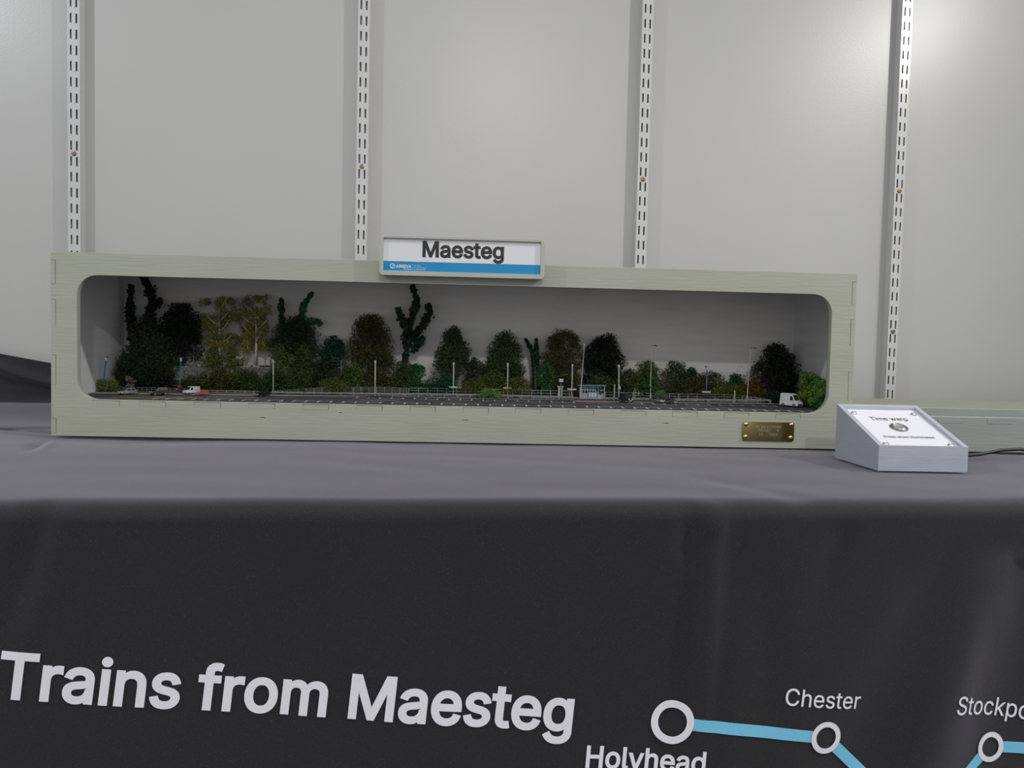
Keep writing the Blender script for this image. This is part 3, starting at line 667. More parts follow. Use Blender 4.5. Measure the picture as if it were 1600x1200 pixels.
IVIES=[
 ('ivy_spire','tall dark ivy-covered double stem in the left corner of the backdrop','ivyblack',0.0085,[[(0.0526, 0.165, 0.07), (0.044, 0.165, 0.1134), (0.0355, 0.165, 0.1567), (0.0324, 0.165, 0.1999), (0.0345, 0.165, 0.2366)], [(0.044, 0.165, 0.1351), (0.0632, 0.165, 0.179), (0.0696, 0.165, 0.2138), (0.0632, 0.165, 0.2352), (0.0547, 0.165, 0.2501)], [(0.0696, 0.165, 0.2008), (0.0824, 0.165, 0.212)], [(0.0419, 0.165, 0.1134), (0.0248, 0.165, 0.1064)]]),
 ('ivy_spire','short upright ivy spire right of the second birch','ivy',0.0055,[[(0.2894, 0.17, 0.1793), (0.2849, 0.17, 0.1978), (0.2848, 0.17, 0.2197)]]),
 ('ivy_spire','leaning bright ivy spire curving right, above the dark spreading tree','ivybright',0.006,[[(0.3229, 0.168, 0.1416), (0.3227, 0.168, 0.169), (0.3181, 0.168, 0.1941), (0.3234, 0.168, 0.2117), (0.3373, 0.168, 0.2318)], [(0.3312, 0.168, 0.1857), (0.3454, 0.168, 0.1827), (0.352, 0.168, 0.1785)]]),
 ('ivy_tree','tall forked ivy-covered trunk reaching up to the sign','ivydark',0.0075,[[(0.4923, 0.166, 0.1101), (0.5006, 0.166, 0.1401), (0.5001, 0.166, 0.1677), (0.5106, 0.166, 0.2009), (0.5168, 0.166, 0.2231), (0.5076, 0.166, 0.2492)], [(0.4979, 0.166, 0.1731), (0.491, 0.166, 0.1917), (0.4842, 0.166, 0.2069)], [(0.4961, 0.166, 0.1477), (0.5156, 0.166, 0.1658), (0.5306, 0.166, 0.186), (0.5381, 0.166, 0.2016), (0.5356, 0.166, 0.217)], [(0.5105, 0.166, 0.137), (0.5224, 0.166, 0.1516), (0.5267, 0.166, 0.1595)]]),
 ('ivy_sprig','thin leaning ivy stem left of the bare gap by the brown tree','ivydark',0.003,[[(0.7191, 0.17, 0.0948), (0.7208, 0.17, 0.1172), (0.718, 0.17, 0.1395), (0.7122, 0.17, 0.1505), (0.7052, 0.17, 0.1615)], [(0.7186, 0.17, 0.1149), (0.725, 0.17, 0.1285)]]),
 ('ivy_sprig','thin upright ivy stem touching the brown tree','ivydark',0.0034,[[(0.7302, 0.169, 0.095), (0.7272, 0.169, 0.1285), (0.7245, 0.169, 0.1452), (0.7241, 0.169, 0.1619)]]),
]
LAMPS=[
 ('blue lamp leaning right, nearest the left side wall','blue',(0.0171, 0.107, 0.0588),(0.0233, 0.107, 0.1155),None),
 ('blue lamp post with a small red sign, left of the white van','blue',(0.1363, 0.1165, 0.0592),(0.1382, 0.1165, 0.1169),'red'),
 ('plain white lamp post beside the black car','white',(0.2828, 0.133, 0.0597),(0.2824, 0.133, 0.1168),None),
 ('plain white lamp post at the top of the ramp, left of the forked ivy','white',(0.4535, 0.1224, 0.0594),(0.4532, 0.1224, 0.1196),None),
 ('white lamp post with a name board, first right of the forked ivy','white',(0.5829, 0.133, 0.0597),(0.5829, 0.133, 0.1191),'board'),
 ('white lamp post with a name board, right of the kerb bush','white',(0.6749, 0.133, 0.0597),(0.6741, 0.133, 0.12),'board'),
 ('white lamp post with a name board, between the kiosk and the shelter','white',(0.7839, 0.133, 0.0597),(0.784, 0.133, 0.1203),'board'),
 ('white lamp post with a small notice box beside the dark people carrier','white',(0.8621, 0.1175, 0.0592),(0.8603, 0.1175, 0.1211),'box'),
 ('blue lamp post with a white name board, right of the parked cars','blue',(1.0153, 0.133, 0.0597),(1.0156, 0.133, 0.1209),'board'),
]
TALL=[
 ('tall cream lamp post leaning right, left end of the shelter','cap',(0.7976, 0.1205, 0.0593),(0.8015, 0.1205, 0.1542)),
 ('tall cream car park lamp standing behind the grey and silver cars','arm',(0.9191, 0.133, 0.0597),(0.9184, 0.133, 0.1548)),
 ('tall cream car park lamp standing left of the big dark tree','arm',(1.0868, 0.133, 0.0597),(1.0899, 0.133, 0.1549)),
]
CARS=[
 ('hatchback','silver hatchback parked at the left end of the car park','silver','hatch',(0.0729, 0.0742, 0.0577),0.0238,236,0.0122),
 ('estate_car','dark maroon and black sport utility car behind the yellow bay lines','maroon','suv',(0.1216, 0.0739, 0.0577),0.0258,226,0.0142),
 ('small_van','small white van parked behind the red car','white','van',(0.162, 0.099, 0.0586),0.0234,236,0.0134),
 ('coupe','bright red low car overlapping the small white van','red','low',(0.1834, 0.086, 0.0581),0.0222,203,0.0098),
 ('hatchback','black car with pale headlights parked alone below the white lamp','black','hatch',(0.2791, 0.0856, 0.0581),0.0213,240,0.0108),
 ('people_carrier','dark grey people carrier parked right of the shelter','grey','suv',(0.8702, 0.0981, 0.0585),0.0214,-63,0.017),
 ('hatchback','silver-grey car parked under the tall cream lamp','silver','hatch',(0.9263, 0.1086, 0.0589),0.0206,-63,0.0123),
 ('hatchback','dark taupe car parked to the right of the silver-grey car','taupe','hatch',(0.9454, 0.0969, 0.0585),0.0193,-58,0.0112),
 ('delivery_van','big white high-roof van beside the bright green hedge','white','bigvan',(1.143, 0.0854, 0.0581),0.0291,-60,0.0244),
]
KERB=[(0.0086, 0.0855), (0.165, 0.0941), (0.2951, 0.102), (0.427, 0.1165), (0.4459, 0.1305), (0.575, 0.1194), (0.6445, 0.1171), (0.7778, 0.1274), (0.7881, 0.1061), (0.8632, 0.1059), (1.0076, 0.1186), (1.1385, 0.1283), (1.1622, 0.1063)]
WALLTOP=[(0.0759, 0.156, 0.1012), (0.1397, 0.156, 0.1037), (0.2038, 0.156, 0.1051), (0.2682, 0.156, 0.1043), (0.3512, 0.156, 0.1028)]
WALLBOT=[(0.0759, 0.156, 0.0795), (0.1398, 0.156, 0.0809), (0.2039, 0.156, 0.0822), (0.2683, 0.156, 0.0836), (0.3514, 0.156, 0.0853)]
POSTS=[(0.0767, 0.159, 0.1163), (0.1043, 0.159, 0.118), (0.1406, 0.159, 0.1199), (0.1577, 0.159, 0.1138), (0.1705, 0.159, 0.1141), (0.1882, 0.159, 0.1188), (0.2016, 0.159, 0.118), (0.2161, 0.159, 0.1183), (0.2311, 0.159, 0.1198), (0.2456, 0.159, 0.1195), (0.2607, 0.159, 0.1188), (0.3152, 0.159, 0.1205), (0.3628, 0.159, 0.1172), (0.3899, 0.159, 0.1189), (0.4035, 0.159, 0.1181)]
POSTB=[(0.0767, 0.159, 0.1001), (0.1044, 0.159, 0.1018), (0.1406, 0.159, 0.1036), (0.1577, 0.159, 0.104), (0.1706, 0.159, 0.1043), (0.1883, 0.159, 0.1047), (0.2017, 0.159, 0.105), (0.2162, 0.159, 0.1047), (0.2312, 0.159, 0.1045), (0.2457, 0.159, 0.1048), (0.2608, 0.159, 0.1046), (0.3153, 0.159, 0.1031), (0.363, 0.159, 0.103), (0.3901, 0.159, 0.1058), (0.4037, 0.159, 0.105)]
RAILT=[(0.0049, 0.13, 0.0652), (0.0983, 0.13, 0.0666), (0.1818, 0.13, 0.0641), (0.2742, 0.13, 0.0638), (0.2974, 0.13, 0.0659), (0.3608, 0.13, 0.0715), (0.4404, 0.13, 0.0742), (0.5098, 0.13, 0.074), (0.5742, 0.13, 0.0748), (0.6604, 0.13, 0.0749), (0.7908, 0.13, 0.0743), (0.9004, 0.13, 0.0733), (0.9886, 0.13, 0.0734), (1.0618, 0.13, 0.0738), (1.1278, 0.13, 0.0663)]
RAILB=[(0.0049, 0.13, 0.0568), (0.0983, 0.13, 0.0581), (0.1818, 0.13, 0.0566), (0.2742, 0.13, 0.0574), (0.2974, 0.13, 0.0579), (0.3608, 0.13, 0.0634), (0.4405, 0.13, 0.065), (0.5099, 0.13, 0.0659), (0.5744, 0.13, 0.0651), (0.6606, 0.13, 0.0652), (0.7911, 0.13, 0.0645), (0.9007, 0.13, 0.064), (0.9889, 0.13, 0.0646), (1.0621, 0.13, 0.0655), (1.1279, 0.13, 0.063)]
ARMCO=[(0.2829, 0.122, 0.0581), (0.3417, 0.122, 0.0608), (0.4154, 0.122, 0.0634), (0.5108, 0.122, 0.0645), (0.5748, 0.122, 0.065), (0.6605, 0.122, 0.0651), (0.7846, 0.122, 0.0643)]
ARMCO2=[(0.8396, 0.126, 0.0636), (0.8998, 0.126, 0.0639), (0.9877, 0.126, 0.0645), (1.1262, 0.126, 0.0649)]
SHELT=[(0.7952, 0.124, 0.0861), (0.8397, 0.124, 0.0865), (0.8393, 0.124, 0.0621), (0.798, 0.124, 0.0612)]
BOARD=[(0.8075, 0.117, 0.0743), (0.8253, 0.117, 0.0746), (0.8257, 0.117, 0.0622), (0.8078, 0.117, 0.0619)]
KIOSK=[(0.759, 0.13, 0.0818), (0.7683, 0.13, 0.082), (0.7681, 0.13, 0.0657), (0.7605, 0.13, 0.0655)]
KPOST=[(0.7638, 0.127, 0.095), (0.7646, 0.127, 0.0647), (0.76, 0.127, 0.095), (0.7677, 0.127, 0.0903)]
MISC=[(0.8548, 0.126, 0.0872), (0.8555, 0.126, 0.0622), (1.0618, 0.126, 0.0806), (1.0624, 0.126, 0.0642), (0.1504, 0.126, 0.0811), (0.1505, 0.126, 0.0695), (0.1271, 0.126, 0.0648), (0.1271, 0.126, 0.0558), (0.8905, 0.126, 0.0804), (0.891, 0.126, 0.0651), (0.8983, 0.126, 0.0762), (0.8986, 0.126, 0.0653), (0.7728, 0.126, 0.0779), (0.7731, 0.126, 0.065), (1.1407, 0.126, 0.0646), (1.1409, 0.126, 0.0591)]
BRICKS=[(0.1773, 0.128, 0.0625), (0.2664, 0.128, 0.0616), (0.2664, 0.128, 0.0568), (0.1773, 0.128, 0.0561)]
PAVE=[(0.7862, 0.1078), (0.7949, 0.1756), (0.8441, 0.1514), (0.8374, 0.1124)]
ROW1=[(0.2056, -0.0056), (0.3397, 0.0145), (0.482, 0.0254), (0.629, 0.0265), (0.7782, 0.0304), (0.928, 0.026), (1.0805, 0.0271), (1.137, 0.0278)]
ROW2=[(0.4302, 0.0986), (0.5764, 0.093), (0.7337, 0.0946), (0.8917, 0.089), (0.9982, 0.0887), (1.1279, 0.0904)]
# ------------------------------------------------------------------ scenic base inside the case
def FZ(y): return 0.0552 + 0.034 * y
def kerb_y(x):
    for (x0, y0), (x1, y1) in zip(KERB, KERB[1:]):
        if x <= x1: return y0 + (y1 - y0) * max(0, (x - x0)) / (x1 - x0)
    return KERB[-1][1]
IN0, IN1 = 0.0104, W - 0.0104
xs = [IN0 + (IN1 - IN0) * i / 120 for i in range(121)]
vs = []; fs = []
for x in xs:
    k = kerb_y(x); rag = TH + 0.0015 + 0.0006 * noise.noise((x * 60, 0, 0))
    vs += [(x, rag, FZ(rag) - 0.004), (x, rag, FZ(rag)), (x, k, FZ(k)), (x, 0.1895, FZ(k) - 0.003), (x, 0.1895, 0.045), (x, rag, 0.045)]
n = 6
for i in range(120):
    for j in range(n): a = i * n + j; b = i * n + (j + 1) % n; fs.append((a, b, b + n, a + n))
fs += [tuple(range(n)), tuple(120 * n + j for j in reversed(range(n)))]
base = mesh_obj('car_park_surface', vs, fs, 'asphalt', case)
base['label'] = 'miniature grey asphalt car park with white bay lines'
# kerb strip and grass verge
kb = MB(); vg = []; vf = []
kpts = [(max(x, IN0 + 0.001), y) for x, y in KERB]
for (x0, y0), (x1, y1) in zip(kpts, kpts[1:]):
    dx, dy = x1 - x0, y1 - y0; l = math.hypot(dx, dy); nx_, ny_ = -dy / l * 0.0022, dx / l * 0.0022
    a, b = FZ(y0) , FZ(y1)
    kb.add([(x0, y0, a - .001), (x1, y1, b - .001), (x1 + nx_, y1 + ny_, b - .001), (x0 + nx_, y0 + ny_, a - .001), (x0, y0, a + .0011), (x1, y1, b + .0011), (x1 + nx_, y1 + ny_, b + .0011), (x0 + nx_, y0 + ny_, a + .0011)],
           [(0, 3, 2, 1), (4, 5, 6, 7), (0, 1, 5, 4), (1, 2, 6, 5), (2, 3, 7, 6), (3, 0, 4, 7)])
kb.build('kerb', 'kerb_stone', base)
def bank_z(x, y):
    crest = 0.100 + 0.006 * smoothstep(0.0, 0.3, x) - 0.036 * smoothstep(0.34, 0.62, x) - 0.008 * smoothstep(0.9, 1.15, x)
    t = smoothstep(0.1515, 0.168, y)
    return 0.0596 + (crest - 0.0596) * t + 0.0012 * t * noise.noise((x * 50, y * 50, 0))
def ground(x, y):
    """height just clear of the modelled ground at one point or at arrays of points"""
    x = np.asarray(x, float); y = np.asarray(y, float)
    def ss(a, b, v): t = np.clip((v - a) / (b - a), 0, 1); return t * t * (3 - 2 * t)
    crest = 0.100 + 0.006 * ss(0.0, 0.3, x) - 0.036 * ss(0.34, 0.62, x) - 0.008 * ss(0.9, 1.15, x)
    tt = ss(0.1515, 0.168, y + 0.0015); z = np.maximum(0.0598 + (crest - 0.0598) * tt + 0.0016 * tt, FZ(y) + 0.0016)
    ky = np.interp(x, [k[0] for k in KERB], [k[1] for k in KERB])
    return np.where(y < ky - 0.0005, FZ(y) + 0.0004, z + 0.0003)
vs = []; fs = []; ny_ = 26
for x in xs:
    k = kerb_y(x) + 0.002
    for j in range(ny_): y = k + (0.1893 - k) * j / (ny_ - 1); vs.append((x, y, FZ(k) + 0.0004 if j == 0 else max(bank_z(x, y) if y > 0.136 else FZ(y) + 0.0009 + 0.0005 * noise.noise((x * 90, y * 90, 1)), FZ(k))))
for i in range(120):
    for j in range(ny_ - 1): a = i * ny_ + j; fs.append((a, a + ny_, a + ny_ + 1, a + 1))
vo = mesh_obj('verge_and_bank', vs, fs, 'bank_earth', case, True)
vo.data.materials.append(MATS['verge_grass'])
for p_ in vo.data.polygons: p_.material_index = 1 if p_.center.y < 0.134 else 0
# bay lines
mk = MB()
def quad(x0, y0, x1, y1, wd):
    dx, dy = x1 - x0, y1 - y0; l = math.hypot(dx, dy); ax, ay = -dy / l * wd / 2, dx / l * wd / 2
    mk.add([(x0 + ax, y0 + ay, FZ(y0 + ay) + .00012), (x0 - ax, y0 - ay, FZ(y0 - ay) + .00012), (x1 - ax, y1 - ay, FZ(y1 - ay) + .00012), (x1 + ax, y1 + ay, FZ(y1 + ay) + .00012)], [(0, 1, 2, 3)])
x = 0.140; k = 0
while x < 1.150:
    yr = 0.032 + 0.003 * math.sin(x * 3)
    quad(x, yr, x - 0.0004, yr - 0.0190, 0.0022)
    if k % 4 != 2: quad(x, yr, min(x + 0.0187, 1.150), yr, 0.0017)
    x += 0.0187; k += 1
x = 0.428; k = 0
while x < 1.138:
    yr = 0.098 - 0.006 * smoothstep(0.43, 0.9, x)
    if not (0.80 < x < 0.86): quad(x, yr + 0.010, x, yr - 0.008, 0.0020)
    if k % 3 != 1: quad(x, yr - 0.008, x + 0.0187, yr - 0.008, 0.0017)
    x += 0.0187; k += 1
for a, b in ((0.20, 0.28), (0.44, 0.50)): quad(a, 0.062, b, 0.064, 0.0024)
mo = mk.build('bay_lines', 'road_white', base); mo['kind'] = 'stuff'
mk = MB()
for x0 in (0.075, 0.100, 0.125, 0.150, 0.172):
    quad(x0, 0.020, x0 + 0.014, 0.050, 0.0018); quad(x0 + 0.004, 0.020, x0 + 0.018, 0.050, 0.0012)
quad(0.06, 0.052, 0.20, 0.052, 0.0026); quad(0.05, 0.074, 0.12, 0.076, 0.0026)
mo = mk.build('yellow_hatching', 'road_yellow', base); mo['kind'] = 'stuff'
# red brick paving in front of the shelter
bk = MB(); rb = random.Random(2)
for i in range(16):
    for j in range(6):
        bx_ = 0.790 + i * 0.0031 + (j % 2) * 0.0015; by_ = 0.1085 + j * 0.0030
        bk.box(bx_, bx_ + 0.0028, by_, by_ + 0.0027, FZ(by_), FZ(by_) + 0.0026 + rb.uniform(0, 0.0003))
bo = bk.build('brick_paving', 'brick_red', base); bo['kind'] = 'stuff'

# platform ramp, railing, crash barrier
def lerp_pts(pts, x):
    for a, b in zip(pts, pts[1:]):
        if x <= b[0]: t = max(0, (x - a[0]) / (b[0] - a[0])); return a[2] + (b[2] - a[2]) * t
    return pts[-1][2]
pf = thing('platform', 'grey raised model platform with a ramp at its left end, behind the railing', 'platform', (0, 0, 0))
pts = [(0.265, 0.0585), (0.300, 0.0590), (0.362, 0.0625), (0.440, 0.0640), (0.60, 0.0642), (0.90, 0.0642), (1.06, 0.0642), (1.12, 0.0605)]
vs = []; fs = []
for x, z in pts: vs += [(x, 0.1365, 0.0612), (x, 0.1365, max(z, 0.0618)), (x, 0.1505, max(z, 0.0618)), (x, 0.1505, 0.0612)]
for i in range(len(pts) - 1):
    for j in range(4): a = i * 4 + j; b = i * 4 + (j + 1) % 4; fs.append((a, b, b + 4, a + 4))
fs += [(0, 1, 2, 3), tuple(reversed([(len(pts) - 1) * 4 + j for j in range(4)]))]
mesh_obj('platform_deck', vs, fs, 'concrete', pf)
def railing(x0, x1, label, step, y, m, rails=(1.0, 0.52), infill=None, r=0.00042):
    t = thing('railing', label, 'railing', (0, 0, 0))
    xs_ = list(np.arange(x0, x1, step)) + [x1]
    for q in rails:
        MB().tube([(x, y, lerp_pts(RAILB, x) + (lerp_pts(RAILT, x) - lerp_pts(RAILB, x)) * q) for x in xs_], r, 5).build('rail', m, t)
    for x in xs_:
        MB().box(x - r, x + r, y - r, y + r, min(lerp_pts(RAILB, x), 0.066) - 0.004, lerp_pts(RAILT, x) + 0.0002).build('post', m, t)
    return t
railing(0.018, 0.176, 'grey-green mesh railing behind the cars at the left end', 0.0075, 0.128, 'grey_metal', (1.0, 0.66, 0.33), r=0.00032)
railing(0.178, 0.272, 'cream-topped railing in front of the low red brick wall', 0.0150, 0.126, 'rail_grey', (1.0, 0.5))
railing(0.285, 0.505, 'grey railing climbing the ramp left of the forked ivy', 0.0130, 0.1345, 'grey_metal', (1.0, 0.75, 0.5, 0.25))
railing(0.508, 0.786, 'long pale railing from the forked ivy to the kiosk', 0.0160, 0.1345, 'rail_grey')
railing(0.842, 1.126, 'pale railing from the shelter down to the right-hand ramp end', 0.0158, 0.1345, 'rail_grey')
bw = thing('low_brick_wall', 'low red brick wall behind the cream-topped railing', 'wall', (0, 0, 0))
bk = MB()
for j in range(4):
    for i in range(23):
        x0 = 0.178 + i * 0.0040 + (j % 2) * 0.002; bk.box(x0, x0 + 0.0037, 0.1285, 0.1310, 0.0586 + j * 0.00125, 0.0586 + j * 0.00125 + 0.00105)
o = bk.build('brick_courses', 'brick_red', bw); o['kind'] = 'stuff'
MB().box(0.178, 0.272, 0.1287, 0.1308, 0.0580, 0.0632).build('wall_core', 'mortar', bw)
def barrier(pts, label, step):
    t = thing('crash_barrier', label, 'crash barrier', (0, 0, 0))
    pts = [(a, b, max(c, float(ground(a, b)) + 0.0012)) for a, b, c in pts]
    y = pts[0][1]; prof_ = [(-0.0005, 0.0), (-0.0011, 0.0006), (-0.0004, 0.0011), (-0.0011, 0.0016), (-0.0005, 0.0022), (0.0002, 0.0022), (0.0002, 0.0)]
    n_ = len(prof_); xs_ = list(np.arange(pts[0][0], pts[-1][0], 0.02)) + [pts[-1][0]]
    vs = [(x, y + a, lerp_pts(pts, x) - 0.0004 + b) for x in xs_ for a, b in prof_]; fs = []
    for i in range(len(xs_) - 1):
        for j in range(n_): a = i * n_ + j; b = i * n_ + (j + 1) % n_; fs.append((a, b, b + n_, a + n_))
    fs += [tuple(range(n_)), tuple(reversed([(len(xs_) - 1) * n_ + j for j in range(n_)]))]
    mesh_obj('beam', vs, fs, 'rail_grey', t)
    for x in np.arange(pts[0][0] + 0.006, pts[-1][0], step):
        z = lerp_pts(pts, x); MB().box(x - 0.0007, x + 0.0007, y + 0.0003, y + 0.0012, float(ground(x, y)) + 0.0001, z + 0.0014).build('post', 'rail_grey', t)
barrier(ARMCO, 'grey steel crash barrier on short posts, left of the shelter', 0.0215)
barrier(ARMCO2, 'grey steel crash barrier on short posts, right of the shelter', 0.0215)

# stone wall with fence on top
sw = thing('stone_wall', 'low rubble stone wall along the bank below the birches', 'wall', (0, 0, 0))
rs = random.Random(11); st = MB(); x0, x1 = WALLTOP[0][0], WALLTOP[-1][0]
x = x0
z_bot = 0.080
for j in range(9):
    x = x0 + rs.uniform(-0.002, 0)
    while x < x1:
        wd = rs.uniform(0.0022, 0.0048); zt = lerp_pts(WALLTOP, x); z = zt - 0.0006 - (j + 1) * 0.0026
        if z > z_bot - 0.003:
            d = rs.uniform(-0.0007, 0.0007); h = 0.0023 + rs.uniform(-.0003, .0003)
            a, b, c, e = x, x + wd - 0.0003, z, z + h; q = 0.0005
            st.add([(a, 0.1545 + d + .0006, c), (b, 0.1545 + d + .0006, c), (b, 0.1545 + d + .0006, e), (a, 0.1545 + d + .0006, e), (a + q, 0.1545 + d, c + q), (b - q, 0.1545 + d, c + q), (b - q, 0.1545 + d, e - q), (a + q, 0.1545 + d, e - q), (a, .158, c), (b, .158, c), (b, .158, e), (a, .158, e)],
                   [(4, 5, 6, 7), (0, 1, 5, 4), (1, 2, 6, 5), (2, 3, 7, 6), (3, 0, 4, 7), (0, 8, 9, 1), (1, 9, 10, 2), (2, 10, 11, 3), (3, 11, 8, 0)])
        x += wd
o = st.build('rubble_stones', 'stone', sw); o['kind'] = 'stuff'
vs = []
for a, b in zip(WALLTOP, WALLTOP[1:]):
    pass
core = MB()
for a, b in zip(WALLTOP, WALLTOP[1:]):
    core.add([(a[0], .1553, .07), (b[0], .1553, .07), (b[0], .1575, .07), (a[0], .1575, .07), (a[0], .1553, a[2] - .001), (b[0], .1553, b[2] - .001), (b[0], .1575, b[2] - .001), (a[0], .1575, a[2] - .001)], [(0, 3, 2, 1), (4, 5, 6, 7), (0, 1, 5, 4), (1, 2, 6, 5), (2, 3, 7, 6), (3, 0, 4, 7)])
core.build('wall_core', 'mortar', sw)
for cx in (0.152, 0.158, 0.2285, 0.2345, 0.2450, 0.2500, 0.2790, 0.2860, 0.2960, 0.3010, 0.3360, 0.3395):
    z = lerp_pts(WALLTOP, cx); wd = rs.uniform(0.0022, 0.0034)
    MB().box(cx - wd, cx + wd, 0.1538, 0.1580, z - 0.0010, z + 0.0008).build('cap_stone', 'cap_stone', sw)
fn = thing('wire_fence', 'thin post and wire fence standing along the top of the stone wall', 'fence', (0, 0, 0))
for a, b in zip(POSTS, POSTB):
    MB().box(a[0] - 0.0006, a[0] + 0.0006, 0.1588, 0.1600, float(ground(a[0], 0.1605)) + 0.0002, max(a[2], float(ground(a[0], 0.1605)) + 0.004)).build('post', 'wood_post', fn)
for q in (0.85, 0.45):
    MB().tube([(a[0], 0.1586, b[2] + (a[2] - b[2]) * q) for a, b in zip(POSTS, POSTB)], 0.00013, 4).build('wire', 'grey_metal', fn)

# ------------------------------------------------------------------ lamps and platform furniture
for l, c, b, t_, extra in LAMPS:
    t = thing('lamp_post', l, 'lamp post', b, group='small platform lamps')
    h = t_[2] - b[2]; dx = t_[0] - b[0]
    def at(q): return (dx * q, 0, h * q)
    m = 'post_blue' if c == 'blue' else 'post_white'
    MB().tube([(0, 0, -0.001), at(0.9)], 0.00105, 8).build('post', m, t, True)
    MB().tube([at(0.895), at(0.90), at(1.0)], [0.0010, 0.00165, 0.0017], 8).build('lamp_top', 'post_white', t, True)
    sgn = -1 if l.startswith('blue lamp post with a white') else 1
    if c == 'blue' or 'beside the black' in l:
        MB().tube([at(0.97), (dx + sgn * 0.0016, -0.001, h * 1.0), (dx + sgn * 0.0034, -0.0015, h * 1.0)], [0.0006, 0.0012, 0.0013], 7).build('lamp_head', 'lamp_head', t, True)
    if extra == 'board':
        z = h * 0.295; MB().box(dx * .3 - 0.0075, dx * .3 + 0.0075, -0.0018, -0.0011, z - 0.0013, z + 0.0013).build('name_board', 'post_white', t)
    if extra == 'red':
        z = h * 0.19; MB().box(-0.0026, 0.0024, -0.0020, -0.0011, z - 0.0015, z + 0.0016).build('red_sign', 'sign_red', t)
        MB().box(-0.011, -0.0022, -0.0016, -0.0011, z + 0.0006, z + 0.0014).build('red_arm', 'sign_red', t)
    if extra == 'box':
        z = h * 0.38; MB().box(-0.0018, 0.0018, -0.0024, -0.0010, z - 0.0026, z + 0.0026).build('notice_box', 'post_white', t)
for l, k, b, t_ in TALL:
    t = thing('tall_lamp_post', l, 'lamp post', b, group='tall car park lamps')
    h = t_[2] - b[2]; dx = t_[0] - b[0]
    MB().tube([(0, 0, -0.001), (0.02 * dx, 0, 0.012), (0.021 * dx, 0, 0.0122), (dx * .98, 0, h * .98)], [0.0013, 0.0012, 0.0009, 0.00055], 8).build('column', 'post_cream', t, True)
    if k == 'cap':
        MB().lathe([(0.0006, h * .97), (0.0017, h * .975), (0.0018, h), (0.0009, h + 0.0010)], (dx, 0, 0), 'z', 8).build('lamp_cap', 'post_cream', t)
    else:
        MB().tube([(dx, 0, h * .98), (dx + 0.001, 0, h), (dx + 0.004, 0, h + 0.0003), (dx + 0.006, 0, h + 0.0001), (dx + 0.0095, 0, h - 0.0006)], [0.0005, 0.0005, 0.0005, 0.0011, 0.0009], 7).build('lamp_head', 'lamp_head', t, True)

def slim_post(i0, i1, name, label, m, cap=None):
    a, b = MISC[i0], MISC[i1]
    zb = FZ(0.126) if b[2] < 0.066 else b[2]
    zb = min(zb, b[2])
    t = thing(name, label, 'post', (b[0], 0.126 if not cap else 0.126, zb))
    MB().tube([(0, 0, -0.0005), (0, 0, a[2] - zb)], 0.0010, 8).build('shaft', m, t, True)
    MB().lathe([(0.0012, a[2] - zb - 0.0012), (0.0013, a[2] - zb), (0.0006, a[2] - zb + 0.0006)], (0, 0, 0), 'z', 8).build('cap', 'post_white', t)
slim_post(0, 1, 'marker_post', 'beige marker post between the shelter and the notice-box lamp', 'post_cream')
slim_post(2, 3, 'marker_post', 'pale pinkish marker post at the right end of the platform railing', 'post_cream')
slim_post(6, 7, 'marker_post', 'short red post left of the blue lamp with the red sign', 'sign_red')
slim_post(14, 15, 'bollard', 'short white bollard left of the big white van', 'post_white')

sh = thing('waiting_shelter', 'grey glazed waiting shelter with a bright blue roof', 'shelter', (0.7975, 0.1275, FZ(0.1275) + 0.0016))
SW, SH, SD = 0.0415, 0.0225, 0.0085
MB().prism([(-0.0035, SH + 0.0002), (SW + 0.0025, SH + 0.0006), (SW + 0.0022, SH + 0.0026), (-0.0030, SH + 0.0022)], -0.002, SD + 0.002).build('roof', 'shelter_blue', sh)
for i in range(10):
    x = SW * i / 9; MB().box(x - 0.0006, x + 0.0006, SD - 0.0008, SD + 0.0004, 0, SH).build('mullion', 'shelter_frame', sh)
for z in (0.0095, 0.0160): MB().box(0, SW, SD - 0.0010, SD + 0.0002, z - 0.0006, z + 0.0006).build('transom', 'shelter_frame', sh)
for i in range(9):
    x = SW * i / 9
    for z0, z1 in ((0.0101, 0.0154), (0.0166, SH)): MB().box(x + 0.0006, x + SW / 9 - 0.0006, SD - 0.0002, SD, z0, z1).build('pane', 'glass_dark', sh)
MB().box(0, SW, SD - 0.0006, SD, 0.0, 0.0092).build('lower_panel', 'shelter_frame', sh)
for x in (0.0, SW): MB().box(x - 0.0005, x + 0.0005, 0, SD, 0, SH).build('end_screen', 'shelter_frame', sh)
pb = thing('poster_board', 'blue-framed board with three white posters standing in front of the shelter', 'notice board', (0.8075, 0.1125, FZ(0.1125) + 0.0031))
MB().box(0.0015, 0.0165, 0, 0.0010, 0.0030, 0.0125).build('board', 'shelter_blue', pb)
for i in range(3): MB().box(0.0025 + i * 0.0047, 0.0061 + i * 0.0047, -0.0003, 0.0, 0.0042, 0.0113).build('poster', 'post_white', pb)
for x in (0.0008, 0.0172): MB().box(x - 0.0006, x + 0.0006, 0, 0.0012, 0.0, 0.0132).build('leg', 'shelter_blue', pb)
kk = thing('ticket_kiosk', 'pale grey ticket kiosk with an overhanging top, left of the shelter', 'kiosk', (0.7638, 0.1300, FZ(.13) + 0.0008))
MB().box(-0.0034, 0.0036, -0.0022, 0.0022, 0, 0.0205).build('cabinet', 'post_white', kk); MB().box(-0.0048, 0.0050, -0.0032, 0.0030, 0.0205, 0.0222).build('top', 'post_white', kk)
ks = thing('direction_sign', 'white square sign on a blue post in front of the ticket kiosk', 'sign', (0.7645, 0.1255, FZ(.1255) + 0.0005))
